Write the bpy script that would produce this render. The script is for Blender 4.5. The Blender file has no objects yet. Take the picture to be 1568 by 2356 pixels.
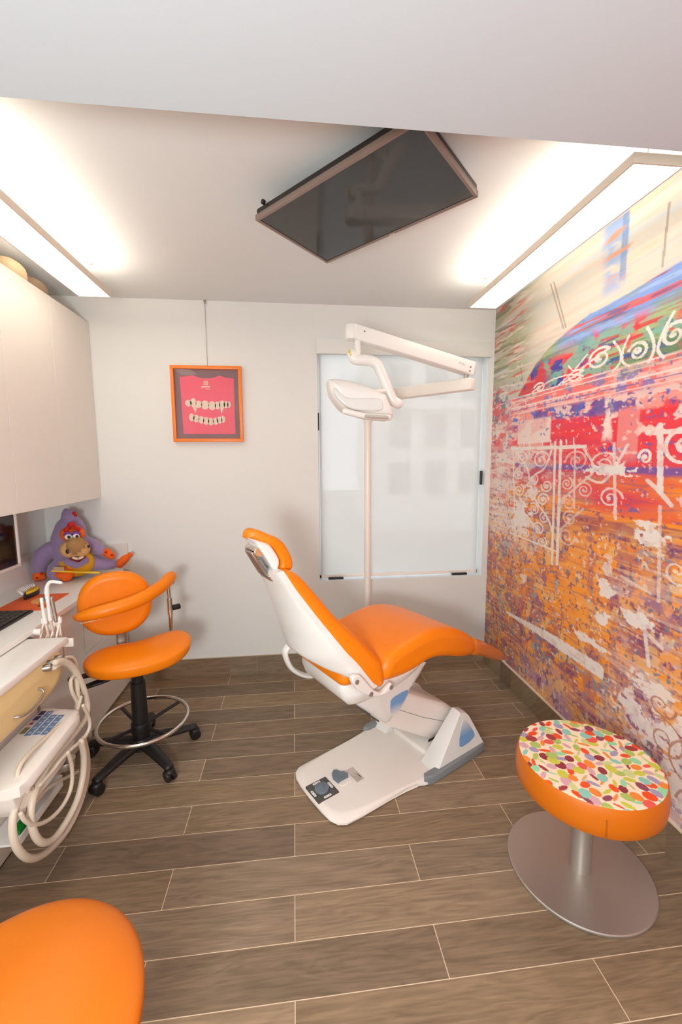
import bpy, bmesh, math, random
import numpy as np
from mathutils import Vector, Matrix, Euler
from mathutils.geometry import delaunay_2d_cdt
random.seed(7)
S = bpy.context.scene
COL = S.collection
PI = math.pi
# ------------------------------------------------------------------ camera
CAM_H = 1.5468
pitch, yaw, roll, FPX = 0.119, 0.109, -0.0063, 977.6
cy_, sy_, cp_, sp_ = math.cos(yaw), math.sin(yaw), math.cos(pitch), math.sin(pitch)
fwd = Vector((sy_*cp_, cy_*cp_, -sp_)); rgt = Vector((cy_, -sy_, 0)); upv = rgt.cross(fwd)
r2 = math.cos(roll)*rgt + math.sin(roll)*upv
u2 = -math.sin(roll)*rgt + math.cos(roll)*upv
cam = bpy.data.objects.new('camera', bpy.data.cameras.new('camera'))
COL.objects.link(cam)
M = Matrix.Identity(4)
for i in range(3):
    M[i][0], M[i][1], M[i][2] = r2[i], u2[i], -fwd[i]
M[2][3] = CAM_H
cam.matrix_world = M
cam.data.sensor_fit = 'VERTICAL'; cam.data.sensor_height = 36.0; cam.data.lens = FPX/2356*36
cam.data.clip_start = 0.02
S.camera = cam
# ------------------------------------------------------------------ world, flash, exposure
W = bpy.data.worlds.new('world'); S.world = W; W.use_nodes = True
W.node_tree.nodes['Background'].inputs[0].default_value = (0.80, 0.90, 1.0, 1)
W.node_tree.nodes['Background'].inputs[1].default_value = 7.0
PANEL_DOWN, PANEL_UP, FLASH = 5.0, 12.5, 102.0
PANEL_COL = (1.0, 0.89, 0.74)
fl = bpy.data.lights.new('flash', 'POINT'); fl.energy = FLASH; fl.color = (0.93, 0.96, 0.96); fl.shadow_soft_size = 0.16
flo = bpy.data.objects.new('flash', fl); COL.objects.link(flo); flo.location = (-0.30, -0.45, 1.38)
vs = S.view_settings
vs.view_transform = 'Standard'; vs.look = 'None'; vs.gamma = 1.0; vs.exposure = 0.19; vs.use_curve_mapping = False
# ------------------------------------------------------------------ room numbers
XL, XR, YB, YF, ZC = -1.66, 1.4415, 3.0145, -2.0, 2.6
SOF_Y, SOF_Z = 1.116, 2.35
C0 = Vector((0.10, 1.81, 0)); TH = math.radians(29)

# ------------------------------------------------------------------ materials
def lin(c):
    c = c/255.0
    return c/12.92 if c <= 0.04045 else ((c+0.055)/1.055)**2.4
def L3(rgb): return tuple(lin(v) for v in rgb)
MATS = {}
def pbr(name, rgb, rough=0.5, metal=0.0, var=0.04, scale=12.0, bump=0.0, bscale=200.0, coat=0.0, spec=0.5, trans=0.0, sheen=0.0):
    m = bpy.data.materials.new(name); m.use_nodes = True
    nt = m.node_tree; b = nt.nodes['Principled BSDF']
    c = L3(rgb)
    tc = nt.nodes.new('ShaderNodeTexCoord')
    no = nt.nodes.new('ShaderNodeTexNoise'); no.inputs['Scale'].default_value = scale; no.inputs['Detail'].default_value = 3
    nt.links.new(tc.outputs['Object'], no.inputs['Vector'])
    mx = nt.nodes.new('ShaderNodeMix'); mx.data_type = 'RGBA'
    mx.inputs[6].default_value = (*[max(0, v*(1-var)) for v in c], 1)
    mx.inputs[7].default_value = (*[min(1, v*(1+var)) for v in c], 1)
    nt.links.new(no.outputs['Fac'], mx.inputs[0])
    nt.links.new(mx.outputs[2], b.inputs['Base Color'])
    b.inputs['Roughness'].default_value = rough; b.inputs['Metallic'].default_value = metal
    b.inputs['Coat Weight'].default_value = coat; b.inputs['Specular IOR Level'].default_value = spec
    b.inputs['Transmission Weight'].default_value = trans
    if sheen: b.inputs['Sheen Weight'].default_value = sheen
    if bump:
        n2 = nt.nodes.new('ShaderNodeTexNoise'); n2.inputs['Scale'].default_value = bscale; n2.inputs['Detail'].default_value = 4
        nt.links.new(tc.outputs['Object'], n2.inputs['Vector'])
        bp = nt.nodes.new('ShaderNodeBump'); bp.inputs['Strength'].default_value = bump; bp.inputs['Distance'].default_value = 0.002
        nt.links.new(n2.outputs['Fac'], bp.inputs['Height']); nt.links.new(bp.outputs['Normal'], b.inputs['Normal'])
    MATS[name] = m
    return m
def attr_mat(name, attr, rough=0.6, bump=0.0):
    m = bpy.data.materials.new(name); m.use_nodes = True
    nt = m.node_tree; b = nt.nodes['Principled BSDF']
    a = nt.nodes.new('ShaderNodeAttribute'); a.attribute_name = attr
    nt.links.new(a.outputs['Color'], b.inputs['Base Color'])
    b.inputs['Roughness'].default_value = rough; b.inputs['Specular IOR Level'].default_value = 0.3
    if bump:
        tc = nt.nodes.new('ShaderNodeTexCoord'); n2 = nt.nodes.new('ShaderNodeTexNoise'); n2.inputs['Scale'].default_value = 500
        nt.links.new(tc.outputs['Object'], n2.inputs['Vector'])
        bp = nt.nodes.new('ShaderNodeBump'); bp.inputs['Strength'].default_value = bump; bp.inputs['Distance'].default_value = 0.001
        nt.links.new(n2.outputs['Fac'], bp.inputs['Height']); nt.links.new(bp.outputs['Normal'], b.inputs['Normal'])
    return m
def emit_mat(name, col, strength):
    m = bpy.data.materials.new(name); m.use_nodes = True
    b = m.node_tree.nodes['Principled BSDF']
    b.inputs['Base Color'].default_value = (0.9, 0.9, 0.9, 1)
    b.inputs['Emission Color'].default_value = (*col, 1); b.inputs['Emission Strength'].default_value = strength
    return m
def glass_mat(name, rough=0.0, tint=(1, 1, 1), ior=1.45):
    m = bpy.data.materials.new(name); m.use_nodes = True
    nt = m.node_tree; nt.nodes.remove(nt.nodes['Principled BSDF']); out = nt.nodes['Material Output']
    t = nt.nodes.new('ShaderNodeBsdfTransparent'); t.inputs[0].default_value = (*tint, 1)
    g = nt.nodes.new('ShaderNodeBsdfGlossy'); g.inputs['Roughness'].default_value = rough
    f = nt.nodes.new('ShaderNodeFresnel'); f.inputs[0].default_value = ior
    x = nt.nodes.new('ShaderNodeMixShader')
    nt.links.new(f.outputs[0], x.inputs[0]); nt.links.new(t.outputs[0], x.inputs[1]); nt.links.new(g.outputs[0], x.inputs[2])
    nt.links.new(x.outputs[0], out.inputs[0])
    return m

def wood_tile(name, y0, x0, vertical_offset=0.0, tiled=True):
    m = bpy.data.materials.new(name); m.use_nodes = True
    nt = m.node_tree; b = nt.nodes['Principled BSDF']; N = nt.nodes; K = nt.links.new
    def math_(op, a, bb=None, c=None):
        n = N.new('ShaderNodeMath'); n.operation = op
        for i, v in enumerate((a, bb, c)):
            if v is None: continue
            if hasattr(v, 'links'): K(v, n.inputs[i])
            else: n.inputs[i].default_value = v
        return n.outputs[0]
    geo = N.new('ShaderNodeNewGeometry'); sep = N.new('ShaderNodeSeparateXYZ'); K(geo.outputs['Position'], sep.inputs[0])
    X, Y, Z = sep.outputs
    wpl, lpl = 0.1517, 0.923
    rowf = math_('DIVIDE', math_('SUBTRACT', Y, y0), wpl)
    row = math_('FLOOR', rowf); fy = math_('FRACT', rowf)
    par = math_('MODULO', math_('ABSOLUTE', row), 2.0)
    xo = math_('ADD', math_('SUBTRACT', X, x0), math_('MULTIPLY', math_('SUBTRACT', 1.0, par), lpl/2))
    colf = math_('DIVIDE', xo, lpl); colm = math_('FLOOR', colf); fx = math_('FRACT', colf)
    comb = N.new('ShaderNodeCombineXYZ'); K(row, comb.inputs[0]); K(colm, comb.inputs[1])
    wn = N.new('ShaderNodeTexWhiteNoise'); wn.noise_dimensions = '3D'; K(comb.outputs[0], wn.inputs['Vector'])
    rnd = wn.outputs['Value']
    # grain coordinates
    gv = N.new('ShaderNodeCombineXYZ')
    K(math_('ADD', math_('MULTIPLY', X, 1.6), math_('MULTIPLY', rnd, 37.0)), gv.inputs[0])
    K(math_('ADD', math_('MULTIPLY', math_('ADD', Y, Z), 13.0), math_('MULTIPLY', rnd, 19.0)), gv.inputs[1])
    n1 = N.new('ShaderNodeTexNoise'); n1.inputs['Scale'].default_value = 1.0; n1.inputs['Detail'].default_value = 4; n1.inputs['Distortion'].default_value = 0.6
    K(gv.outputs[0], n1.inputs['Vector'])
    # growth rings: contour lines of a smooth noise
    rings = math_('FRACT', math_('MULTIPLY', n1.outputs['Fac'], 9.0))
    rl = math_('SUBTRACT', 1.0, math_('ABSOLUTE', math_('SUBTRACT', math_('MULTIPLY', rings, 2.0), 1.0)))
    gv2 = N.new('ShaderNodeCombineXYZ')
    K(math_('MULTIPLY', X, 9.0), gv2.inputs[0]); K(math_('MULTIPLY', math_('ADD', Y, Z), 150.0), gv2.inputs[1]); K(math_('MULTIPLY', rnd, 9.0), gv2.inputs[2])
    n2 = N.new('ShaderNodeTexNoise'); n2.inputs['Scale'].default_value = 1.0; n2.inputs['Detail'].default_value = 3
    K(gv2.outputs[0], n2.inputs['Vector'])
    n3 = N.new('ShaderNodeTexNoise'); n3.inputs['Scale'].default_value = 3.0; n3.inputs['Detail'].default_value = 2
    K(gv.outputs[0], n3.inputs['Vector'])
    base = N.new('ShaderNodeValToRGB'); e = base.color_ramp.elements
    e[0].position = 0.0; e[0].color = (*L3((126, 108, 90)), 1); e[1].position = 1.0; e[1].color = (*L3((168, 142, 112)), 1)
    q = e.new(0.35); q.color = (*L3((150, 126, 98)), 1); q = e.new(0.7); q.color = (*L3((140, 122, 103)), 1)
    K(rnd, base.inputs[0])
    tot = math_('ADD', math_('MULTIPLY', rl, 0.19), math_('ADD', math_('MULTIPLY', n2.outputs['Fac'], 0.50), math_('MULTIPLY', n3.outputs['Fac'], 0.5)))
    fac = N.new('ShaderNodeMapRange'); fac.inputs[1].default_value = 0.3; fac.inputs[2].default_value = 0.95; fac.inputs[3].default_value = 0.56; fac.inputs[4].default_value = 1.28
    K(tot, fac.inputs[0])
    mul = N.new('ShaderNodeMix'); mul.data_type = 'RGBA'; mul.blend_type = 'MULTIPLY'; mul.inputs[0].default_value = 1.0
    K(base.outputs[0], mul.inputs[6]); K(fac.outputs[0], mul.inputs[7])
    col = mul.outputs[2]
    if tiled:
        ey = math_('MINIMUM', fy, math_('SUBTRACT', 1.0, fy)); ex = math_('MINIMUM', fx, math_('SUBTRACT', 1.0, fx))
        d = math_('MINIMUM', math_('MULTIPLY', ey, wpl), math_('MULTIPLY', ex, lpl))
        g = math_('LESS_THAN', d, 0.0013)
        mg = N.new('ShaderNodeMix'); mg.data_type = 'RGBA'; K(g, mg.inputs[0]); K(col, mg.inputs[6]); mg.inputs[7].default_value = (*L3((224, 202, 172)), 1)
        col = mg.outputs[2]
        bp = N.new('ShaderNodeBump'); bp.inputs['Strength'].default_value = 0.25; bp.inputs['Distance'].default_value = 0.001
        K(math_('SUBTRACT', n2.outputs['Fac'], g), bp.inputs['Height']); K(bp.outputs['Normal'], b.inputs['Normal'])
    K(col, b.inputs['Base Color'])
    b.inputs['Roughness'].default_value = 0.48; b.inputs['Specular IOR Level'].default_value = 0.35
    MATS[name] = m
    return m

WALL = pbr('wall_paint', (230, 231, 228), 0.75, var=0.015, scale=3, bump=0.05, bscale=300)
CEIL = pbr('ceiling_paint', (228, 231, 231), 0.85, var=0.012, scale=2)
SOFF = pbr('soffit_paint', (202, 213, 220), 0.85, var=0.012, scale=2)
FLOOR = wood_tile('wood_look_tile', 2.8805, -0.026)
BASE = wood_tile('baseboard_tile', 2.8805, -0.026, tiled=False)
GROUT = pbr('grout', (190, 172, 148), 0.9)
CREAM = pbr('cream_edge', (226, 208, 184), 0.6)
LAM = pbr('white_laminate', (232, 226, 218), 0.4, var=0.01)
COUNTER = pbr('white_worktop', (250, 247, 242), 0.35, var=0.01)
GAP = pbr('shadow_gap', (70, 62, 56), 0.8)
ORANGE = pbr('orange_vinyl', (244, 132, 6), 0.38, var=0.03, scale=30, bump=0.10, bscale=420, spec=0.38)
ORANGE2 = pbr('orange_vinyl_stool', (212, 110, 2), 0.42, var=0.03, bump=0.10, bscale=420)
TOEC = pbr('amber_plastic', (216, 118, 40), 0.18, coat=0.6)
WPLA = pbr('white_plastic', (236, 234, 230), 0.32, var=0.01, coat=0.15)
WPLA2 = pbr('warm_white_plastic', (243, 236, 228), 0.35, var=0.01)
GREYP = pbr('grey_plastic', (132, 138, 142), 0.45)
SLATE = pbr('slate_plastic', (108, 122, 134), 0.4)
DARKP = pbr('dark_panel', (84, 82, 78), 0.5)
BLACK = pbr('black_plastic', (26, 24, 24), 0.45)
CHROME = pbr('chrome', (222, 218, 212), 0.12, metal=1.0, var=0.01)
STEEL = pbr('brushed_steel', (186, 180, 172), 0.42, metal=0.75, var=0.03, scale=60)
SATIN = pbr('satin_metal', (170, 160, 150), 0.38, metal=0.9, var=0.03)
HOSE = pbr('hose_rubber', (222, 208, 188), 0.4, var=0.02)
BEIGE = pbr('beige_plastic', (236, 208, 150), 0.4, var=0.02)
PURPLE = pbr('purple_plush', (150, 128, 168), 0.95, var=0.15, scale=60, bump=0.6, bscale=260, sheen=0.4)
PORANGE = pbr('orange_plush', (240, 100, 22), 0.9, var=0.08, scale=60, bump=0.4, bscale=260)
PYEL = pbr('yellow_plush', (222, 160, 22), 0.9, var=0.08, scale=60, bump=0.4, bscale=260)
PTAN = pbr('tan_plush', (216, 168, 112), 0.9, var=0.06, scale=60, bump=0.3, bscale=260)
PRED = pbr('red_felt', (186, 28, 28), 0.9)
PDRED = pbr('dark_red_felt', (130, 40, 30), 0.9)
PVIO = pbr('violet_felt', (120, 72, 140), 0.9)
EYEW = pbr('eye_white', (240, 236, 228), 0.3)
TEETH = pbr('cream_felt', (238, 216, 196), 0.8)
YPLA = pbr('yellow_plastic', (240, 190, 24), 0.35)
BRIS = pbr('grey_bristle', (190, 160, 130), 0.8, var=0.2, scale=300)
GREEN = pbr('green_plastic', (0, 120, 40), 0.4)

# ------------------------------------------------------------------ mesh helpers
WM = {}
def smooth(me, ang):
    for p in me.polygons: p.use_smooth = True
    me.set_sharp_from_angle(angle=math.radians(ang))
    for p in me.polygons:
        if len(p.vertices) > 7: p.use_smooth = False
    fa = me.attributes.get('flat_cap')
    if fa:
        for i, d in enumerate(fa.data):
            if d.value: me.polygons[i].use_smooth = False
def mk(name, bm, mat, parent=None, ang=40, world=False, tag=None, keep=False):
    bm.normal_update()
    if not keep: bmesh.ops.recalc_face_normals(bm, faces=bm.faces)
    if parent is not None and world: bm.transform(WM[parent.name].inverted())
    me = bpy.data.meshes.new(name); bm.to_mesh(me); bm.free()
    if ang is not None: smooth(me, ang)
    for m in (mat if isinstance(mat, (list, tuple)) else [mat]): me.materials.append(m)
    o = bpy.data.objects.new(name, me); COL.objects.link(o)
    if parent is not None:
        o.parent = parent; WM[o.name] = WM[parent.name]
    else:
        WM[o.name] = Matrix.Identity(4)
    if tag: settag(o, *tag)
    return o
def settag(o, label, cat, group=None):
    o['label'] = label; o['category'] = cat
    if group: o['group'] = group
def struct(name, bm, mat, ang=30):
    o = mk(name, bm, mat, None, ang); o['kind'] = 'structure'; return o
def thing(name, label, cat, loc=(0, 0, 0), rotz=0.0, group=None):
    o = bpy.data.objects.new(name, None); COL.objects.link(o)
    o.empty_display_size = 0.1
    o.location = loc; o.rotation_euler = (0, 0, rotz)
    WM[o.name] = Matrix.Translation(Vector(loc)) @ Matrix.Rotation(rotz, 4, 'Z')
    settag(o, label, cat, group); return o
def NB(): return bmesh.new()
def box(bm, x0, x1, y0, y1, z0, z1, bev=0.0, seg=2, mi=0):
    vs_ = [bm.verts.new(p) for p in ((x0,y0,z0),(x1,y0,z0),(x1,y1,z0),(x0,y1,z0),(x0,y0,z1),(x1,y0,z1),(x1,y1,z1),(x0,y1,z1))]
    fs = [bm.faces.new([vs_[i] for i in f]) for f in ((0,3,2,1),(4,5,6,7),(0,1,5,4),(1,2,6,5),(2,3,7,6),(3,0,4,7))]
    for f in fs: f.material_index = mi
    if bev > 0:
        es = set(e for f in fs for e in f.edges)
        r = bmesh.ops.bevel(bm, geom=list(es), offset=bev, segments=seg, affect='EDGES', profile=0.5)
        for f in r['faces']: f.material_index = mi
    return bm
def catmull(pts, n, closed=False):
    P = [Vector(p) for p in pts]; m = len(P); out = []
    segs = m if closed else m-1
    for i in range(segs):
        if closed: p0, p1, p2, p3 = P[(i-1) % m], P[i], P[(i+1) % m], P[(i+2) % m]
        else: p0, p1, p2, p3 = P[max(i-1, 0)], P[i], P[i+1], P[min(i+2, m-1)]
        for k in range(n):
            t = k/n
            out.append(0.5*((2*p1)+(-p0+p2)*t+(2*p0-5*p1+4*p2-p3)*t*t+(-p0+3*p1-3*p2+p3)*t**3))
    if not closed: out.append(P[-1].copy())
    return out
def ring_faces(bm, rings, closed=False, caps=True, mi=0):
    n = len(rings[0]); R = len(rings)
    for i in range(R if closed else R-1):
        a, b = rings[i], rings[(i+1) % R]
        for j in range(n):
            f = bm.faces.new((a[j], a[(j+1) % n], b[(j+1) % n], b[j])); f.material_index = mi
    if caps and not closed:
        f = bm.faces.new(list(reversed(rings[0]))); f.material_index = mi
        f = bm.faces.new(rings[-1]); f.material_index = mi
def tube(bm, path, rad, n=12, closed=False, caps=True, ry=None, up=None, mi=0, rnd=False):
    """tube along a path; rad number or list; ry second radius (elliptic) along 'up'-ish axis"""
    P = [Vector(p) for p in path]; m = len(P)
    if not hasattr(rad, '__len__'): rad = [rad]*m
    if ry is None: ry = rad
    elif not hasattr(ry, '__len__'): ry = [ry]*m
    rings = []; prev = None
    for i in range(m):
        if closed: t = P[(i+1) % m]-P[(i-1) % m]
        else: t = P[min(i+1, m-1)]-P[max(i-1, 0)]
        t.normalize()
        if up is not None:
            a = Vector(up); a = (a-t*a.dot(t)).normalized()
        elif prev is None:
            a = Vector((0, 0, 1)) if abs(t.z) < 0.9 else Vector((1, 0, 0))
            a = (a-t*a.dot(t)).normalized()
        else:
            a = (prev-t*prev.dot(t)).normalized()
        prev = a; b = t.cross(a)
        rings.append((P[i], a, b, rad[i], ry[i], t))
    if rnd and not closed:
        def cap(r, sgn):
            c, a, b, ra, rb, t = r; o_ = []
            for k in (0.35, 0.7, 0.92):
                s = math.sqrt(1-k*k); o_.append((c+t*sgn*min(ra, rb)*k, a, b, ra*s, rb*s, t))
            return o_
        rings = list(reversed(cap(rings[0], -1))) + rings + cap(rings[-1], 1)
    V = []
    for c, a, b, ra, rb, t in rings:
        V.append([bm.verts.new(c+b*ra*math.cos(2*PI*k/n)+a*rb*math.sin(2*PI*k/n)) for k in range(n)])
    ring_faces(bm, V, closed, caps, mi)
    return bm
def cyl(bm, p0, p1, r0, r1=None, n=24, mi=0, bev=0.0):
    r1 = r0 if r1 is None else r1
    p0, p1 = Vector(p0), Vector(p1)
    if bev <= 0: return tube(bm, [p0, p1], [r0, r1], n, mi=mi)
    t = (p1-p0).normalized()
    return tube(bm, [p0, p0+t*bev*0.3, p0+t*bev, p1-t*bev, p1-t*bev*0.3, p1], [r0-bev, r0-bev*0.3, r0, r1, r1-bev*0.3, r1-bev], n, mi=mi)
def lathe(bm, prof, n=48, c=(0, 0, 0), mi=0, closed_prof=False):
    rings = []
    for r, z in prof:
        rings.append([bm.verts.new((c[0]+max(r, 1e-4)*math.cos(2*PI*k/n), c[1]+max(r, 1e-4)*math.sin(2*PI*k/n), c[2]+z)) for k in range(n)])
    ring_faces(bm, rings, False, True, mi)
    return bm
def ell(bm, c, r, rot=None, u=20, v=12, mi=0):
    if not hasattr(r, '__len__'): r = (r, r, r)
    Mx = Matrix.Translation(Vector(c)) @ (rot.to_matrix().to_4x4() if rot else Matrix.Identity(4)) @ Matrix.Diagonal((r[0], r[1], r[2], 1))
    g = bmesh.ops.create_uvsphere(bm, u_segments=u, v_segments=v, radius=1.0, matrix=Mx)
    if mi:
        for vv in g['verts']:
            for f in vv.link_faces: f.material_index = mi
    return bm
def sgn_area(p):
    return 0.5*sum(p[i][0]*p[(i+1) % len(p)][1]-p[(i+1) % len(p)][0]*p[i][1] for i in range(len(p)))
def thick(p):
    n = len(p); s = 1 if sgn_area(p) > 0 else -1; T = []
    for i in range(n):
        a, b, c = Vector(p[i-1]), Vector(p[i]), Vector(p[(i+1) % n]); t = (c-a)
        if t.length < 1e-9: T.append(1.0); continue
        t.normalize(); nn = Vector((-t.y, t.x))*s; best = 1.0
        for j in range(n):
            if j in (i, (i-1) % n): continue
            q0, q1 = Vector(p[j]), Vector(p[(j+1) % n]); e = q1-q0
            den = nn.x*e.y-nn.y*e.x
            if abs(den) < 1e-12: continue
            w = q0-b; tt = (w.x*e.y-w.y*e.x)/den; uu = (w.x*nn.y-w.y*nn.x)/den
            if tt > 1e-5 and -1e-6 <= uu <= 1+1e-6: best = min(best, tt)
        T.append(best)
    for _ in range(3): T = [min(T[i], 0.5*T[i]+0.25*(T[i-1]+T[(i+1) % n])) for i in range(n)]
    return T
def inset_poly(p, d, T=None):
    n = len(p); s = 1 if sgn_area(p) > 0 else -1; out = []
    for i in range(n):
        a, b, c = Vector(p[i-1]), Vector(p[i]), Vector(p[(i+1) % n])
        e1 = (b-a); e2 = (c-b)
        if e1.length < 1e-9 or e2.length < 1e-9: out.append(b); continue
        e1.normalize(); e2.normalize()
        n1 = Vector((-e1.y, e1.x))*s; n2 = Vector((-e2.y, e2.x))*s
        nn = n1+n2
        if nn.length < 1e-6: nn = n1
        nn.normalize(); k = max(0.5, nn.dot(n1))
        dd = min(d/k, d*1.6)
        if T is not None: dd = min(dd, 0.40*T[i])
        out.append(b+nn*dd)
    return out
def inset_seq(p, ds):
    cur = [Vector(q) for q in p]; d0 = 0.0; out = {0.0: cur}
    for d in sorted(ds):
        if d in out: continue
        n = max(1, int(math.ceil((d-d0)/0.004)))
        for _ in range(n):
            T = thick(cur); cur = inset_poly(cur, (d-d0)/n, [t*0.35 for t in T])
            m_ = len(cur); cur = [cur[i]*0.76+(cur[i-1]+cur[(i+1) % m_])*0.12 for i in range(m_)]
        d0 = d; out[d] = cur
    return out
def rprism(bm, prof, w0, w1, r, seg=5, axis='y', taper=None, mi=0, r1=None):
    """closed (s,z) profile swept across w with rounded ends. axis 'y': (s,w,z); 'z': (x,y,w); 'x': (w,s,z)"""
    prof = [Vector((p[0], p[1])) for p in prof]
    big = max(r, r1 or 0) > 0.011
    T = thick(prof) if (not big and max(r, r1 or 0) > 0.004) else None
    st = []
    ra = r; rb = r if r1 is None else r1
    for k in range(seg+1):
        a = PI/2*k/seg
        st.append((w0+ra*(1-math.cos(a)), ra*(1-math.sin(a))))
    for k in range(seg, -1, -1):
        a = PI/2*k/seg
        st.append((w1-rb*(1-math.cos(a)), rb*(1-math.sin(a))))
    rings = []
    st = [(w, round(d, 6)) for w, d in st]
    SEQ = inset_seq(prof, [d for _, d in st]) if big else None
    for w, d in st:
        q = SEQ[d] if (big and d > 1e-7) else inset_poly(prof, d, T) if d > 1e-7 else prof
        ring = []
        for s, z in q:
            ww = w if taper is None else w*taper(s, z)
            ring.append(bm.verts.new((s, ww, z) if axis == 'y' else ((s, z, ww) if axis == 'z' else (ww, s, z))))
        rings.append(ring)
    ring_faces(bm, rings, False, not big, mi)
    if big:
        ly = bm.faces.layers.int.get('flat_cap') or bm.faces.layers.int.new('flat_cap')
        rings = [[v for v in r_] for r_ in rings]
        for ring, (w, d) in ((rings[0], st[0]), (rings[-1], st[-1])):
            q = [Vector((p.x, p.y)) for p in (SEQ[d] if d > 1e-7 else prof)]
            vc, _e, fcs, ov, _oe, _of = delaunay_2d_cdt(q, [], [list(range(len(q)))], 1, 1e-7)
            vm = []
            for i, v in enumerate(vc):
                if ov[i]: vm.append(ring[ov[i][0]])
                else:
                    ww = w if taper is None else w*taper(v.x, v.y)
                    vm.append(bm.verts.new((v.x, ww, v.y) if axis == 'y' else ((v.x, v.y, ww) if axis == 'z' else (ww, v.x, v.y))))
            for t in fcs:
                tri = [vm[k] for k in t]
                if len(set(tri)) < 3: continue
                try: f = bm.faces.new(tri)
                except ValueError: continue
                f.material_index = mi; f[ly] = 1
    return bm
def sm2(pts, n=5):
    return [(p.x, p.y) for p in catmull([(a, b, 0) for a, b in pts], n, True)]
def roundrect(x0, x1, y0, y1, r, n=6):
    o = []
    for cx, cy, a0 in ((x1-r, y1-r, 0), (x0+r, y1-r, 90), (x0+r, y0+r, 180), (x1-r, y0+r, 270)):
        for k in range(n+1):
            a = math.radians(a0+90*k/n); o.append((cx+r*math.cos(a), cy+r*math.sin(a)))
    return o
def rotpoly(bm, M4):
    bm.transform(M4); return bm
def text_mesh(body, size, depth=0.0004):
    cu = bpy.data.curves.new('t', 'FONT'); cu.body = body; cu.size = size; cu.align_x = 'CENTER'; cu.align_y = 'CENTER'; cu.extrude = depth
    ob = bpy.data.objects.new('t', cu); COL.objects.link(ob)
    dg = bpy.context.evaluated_depsgraph_get(); me = bpy.data.meshes.new_from_object(ob.evaluated_get(dg))
    bm = NB(); bm.from_mesh(me); bpy.data.objects.remove(ob); bpy.data.curves.remove(cu); bpy.data.meshes.remove(me)
    return bm
PLUSH = {'body':[[-1.404,2.817,0.913,0.0932],[-1.407,2.814,0.969,0.1002],[-1.414,2.808,1.063,0.1024],[-1.404,2.81,1.123,0.0882],[-1.4,2.811,1.15,0.0715]],'jaw':[[-1.38,2.705,0.948,0.0275],[-1.331,2.703,0.933,0.0321],[-1.301,2.739,0.942,0.0279]],'armL':[[-1.508,2.769,1.014,0.047],[-1.553,2.762,0.976,0.0515],[-1.58,2.765,0.922,0.0446],[-1.589,2.775,0.883,0.04]],'handL':[[-1.584,2.766,0.853,0.0352],[-1.591,2.75,0.839,0.021],[-1.563,2.763,0.837,0.0164]],'armR':[[-1.326,2.845,1.026,0.0483],[-1.273,2.832,1.008,0.0408],[-1.233,2.825,0.976,0.0311]],'handR':[[-1.203,2.826,0.97,0.0288],[-1.174,2.826,0.945,0.0216]],'legL':[[-1.468,2.754,0.893,0.0514],[-1.473,2.728,0.873,0.044],[-1.452,2.725,0.855,0.0324]],'footL':[[-1.402,2.717,0.855,0.0369],[-1.386,2.723,0.88,0.0254],[-1.398,2.717,0.905,0.0161],[-1.36,2.733,0.899,0.0162],[-1.442,2.699,0.866,0.016]],'legR':[[-1.296,2.837,0.904,0.0529],[-1.236,2.85,0.889,0.0411],[-1.194,2.866,0.884,0.034]],'footR':[[-1.152,2.883,0.879,0.0269],[-1.122,2.893,0.909,0.027],[-1.092,2.904,0.935,0.0172]],'belly':[-1.378,2.791,0.918,0.1113],'face':[[-1.363,2.688,1.115,0.041],[-1.335,2.694,1.14,0.0388],[-1.314,2.71,1.115,0.0414]],'muzzle':[[-1.334,2.649,1.034,0.0539],[-1.297,2.641,1.052,0.0605],[-1.279,2.662,1.03,0.0497]],'mouth':[[-1.324,2.644,0.978,0.0157],[-1.293,2.646,0.968,0.018],[-1.271,2.667,0.98,0.0136]],'teeth':[[-1.307,2.627,0.984,0.0089],[-1.283,2.626,0.977,0.0098],[-1.267,2.645,0.983,0.0081]],'nostrilL':[-1.302,2.554,1.037,0.0121],'nostrilR':[-1.228,2.648,1.047,0.009],'eyeL':[-1.324,2.621,1.111,0.0205],'eyeR':[-1.289,2.637,1.111,0.0192],'pupL':[-1.307,2.595,1.114,0.0106],'pupR':[-1.271,2.612,1.115,0.0097],'lidL':[-1.333,2.637,1.122,0.0251],'lidR':[-1.295,2.654,1.123,0.0234],'browL':[[-1.34,2.63,1.15,0.0125],[-1.329,2.635,1.16,0.0107]],'browR':[[-1.291,2.652,1.161,0.0108],[-1.281,2.657,1.151,0.0126]],'tuft':[[-1.323,2.649,1.179,0.0135],[-1.31,2.655,1.18,0.0126],[-1.317,2.652,1.187,0.0099]],'hairred':[[-1.336,2.733,1.238,0.0111],[-1.333,2.741,1.224,0.0093]],'brush':[[-1.439,2.643,0.91,0.0099],[-1.332,2.698,0.885,0.0092],[-1.226,2.749,0.862,0.0093]],'bristle':[[-1.429,2.641,0.925,0.009],[-1.387,2.664,0.916,0.009]],'palmL':[[-1.541,2.709,0.873,0.0074],[-1.57,2.71,0.847,0.0064]],'palmR':[[-1.189,2.779,0.982,0.0075],[-1.157,2.786,0.961,0.0076]]}
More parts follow.
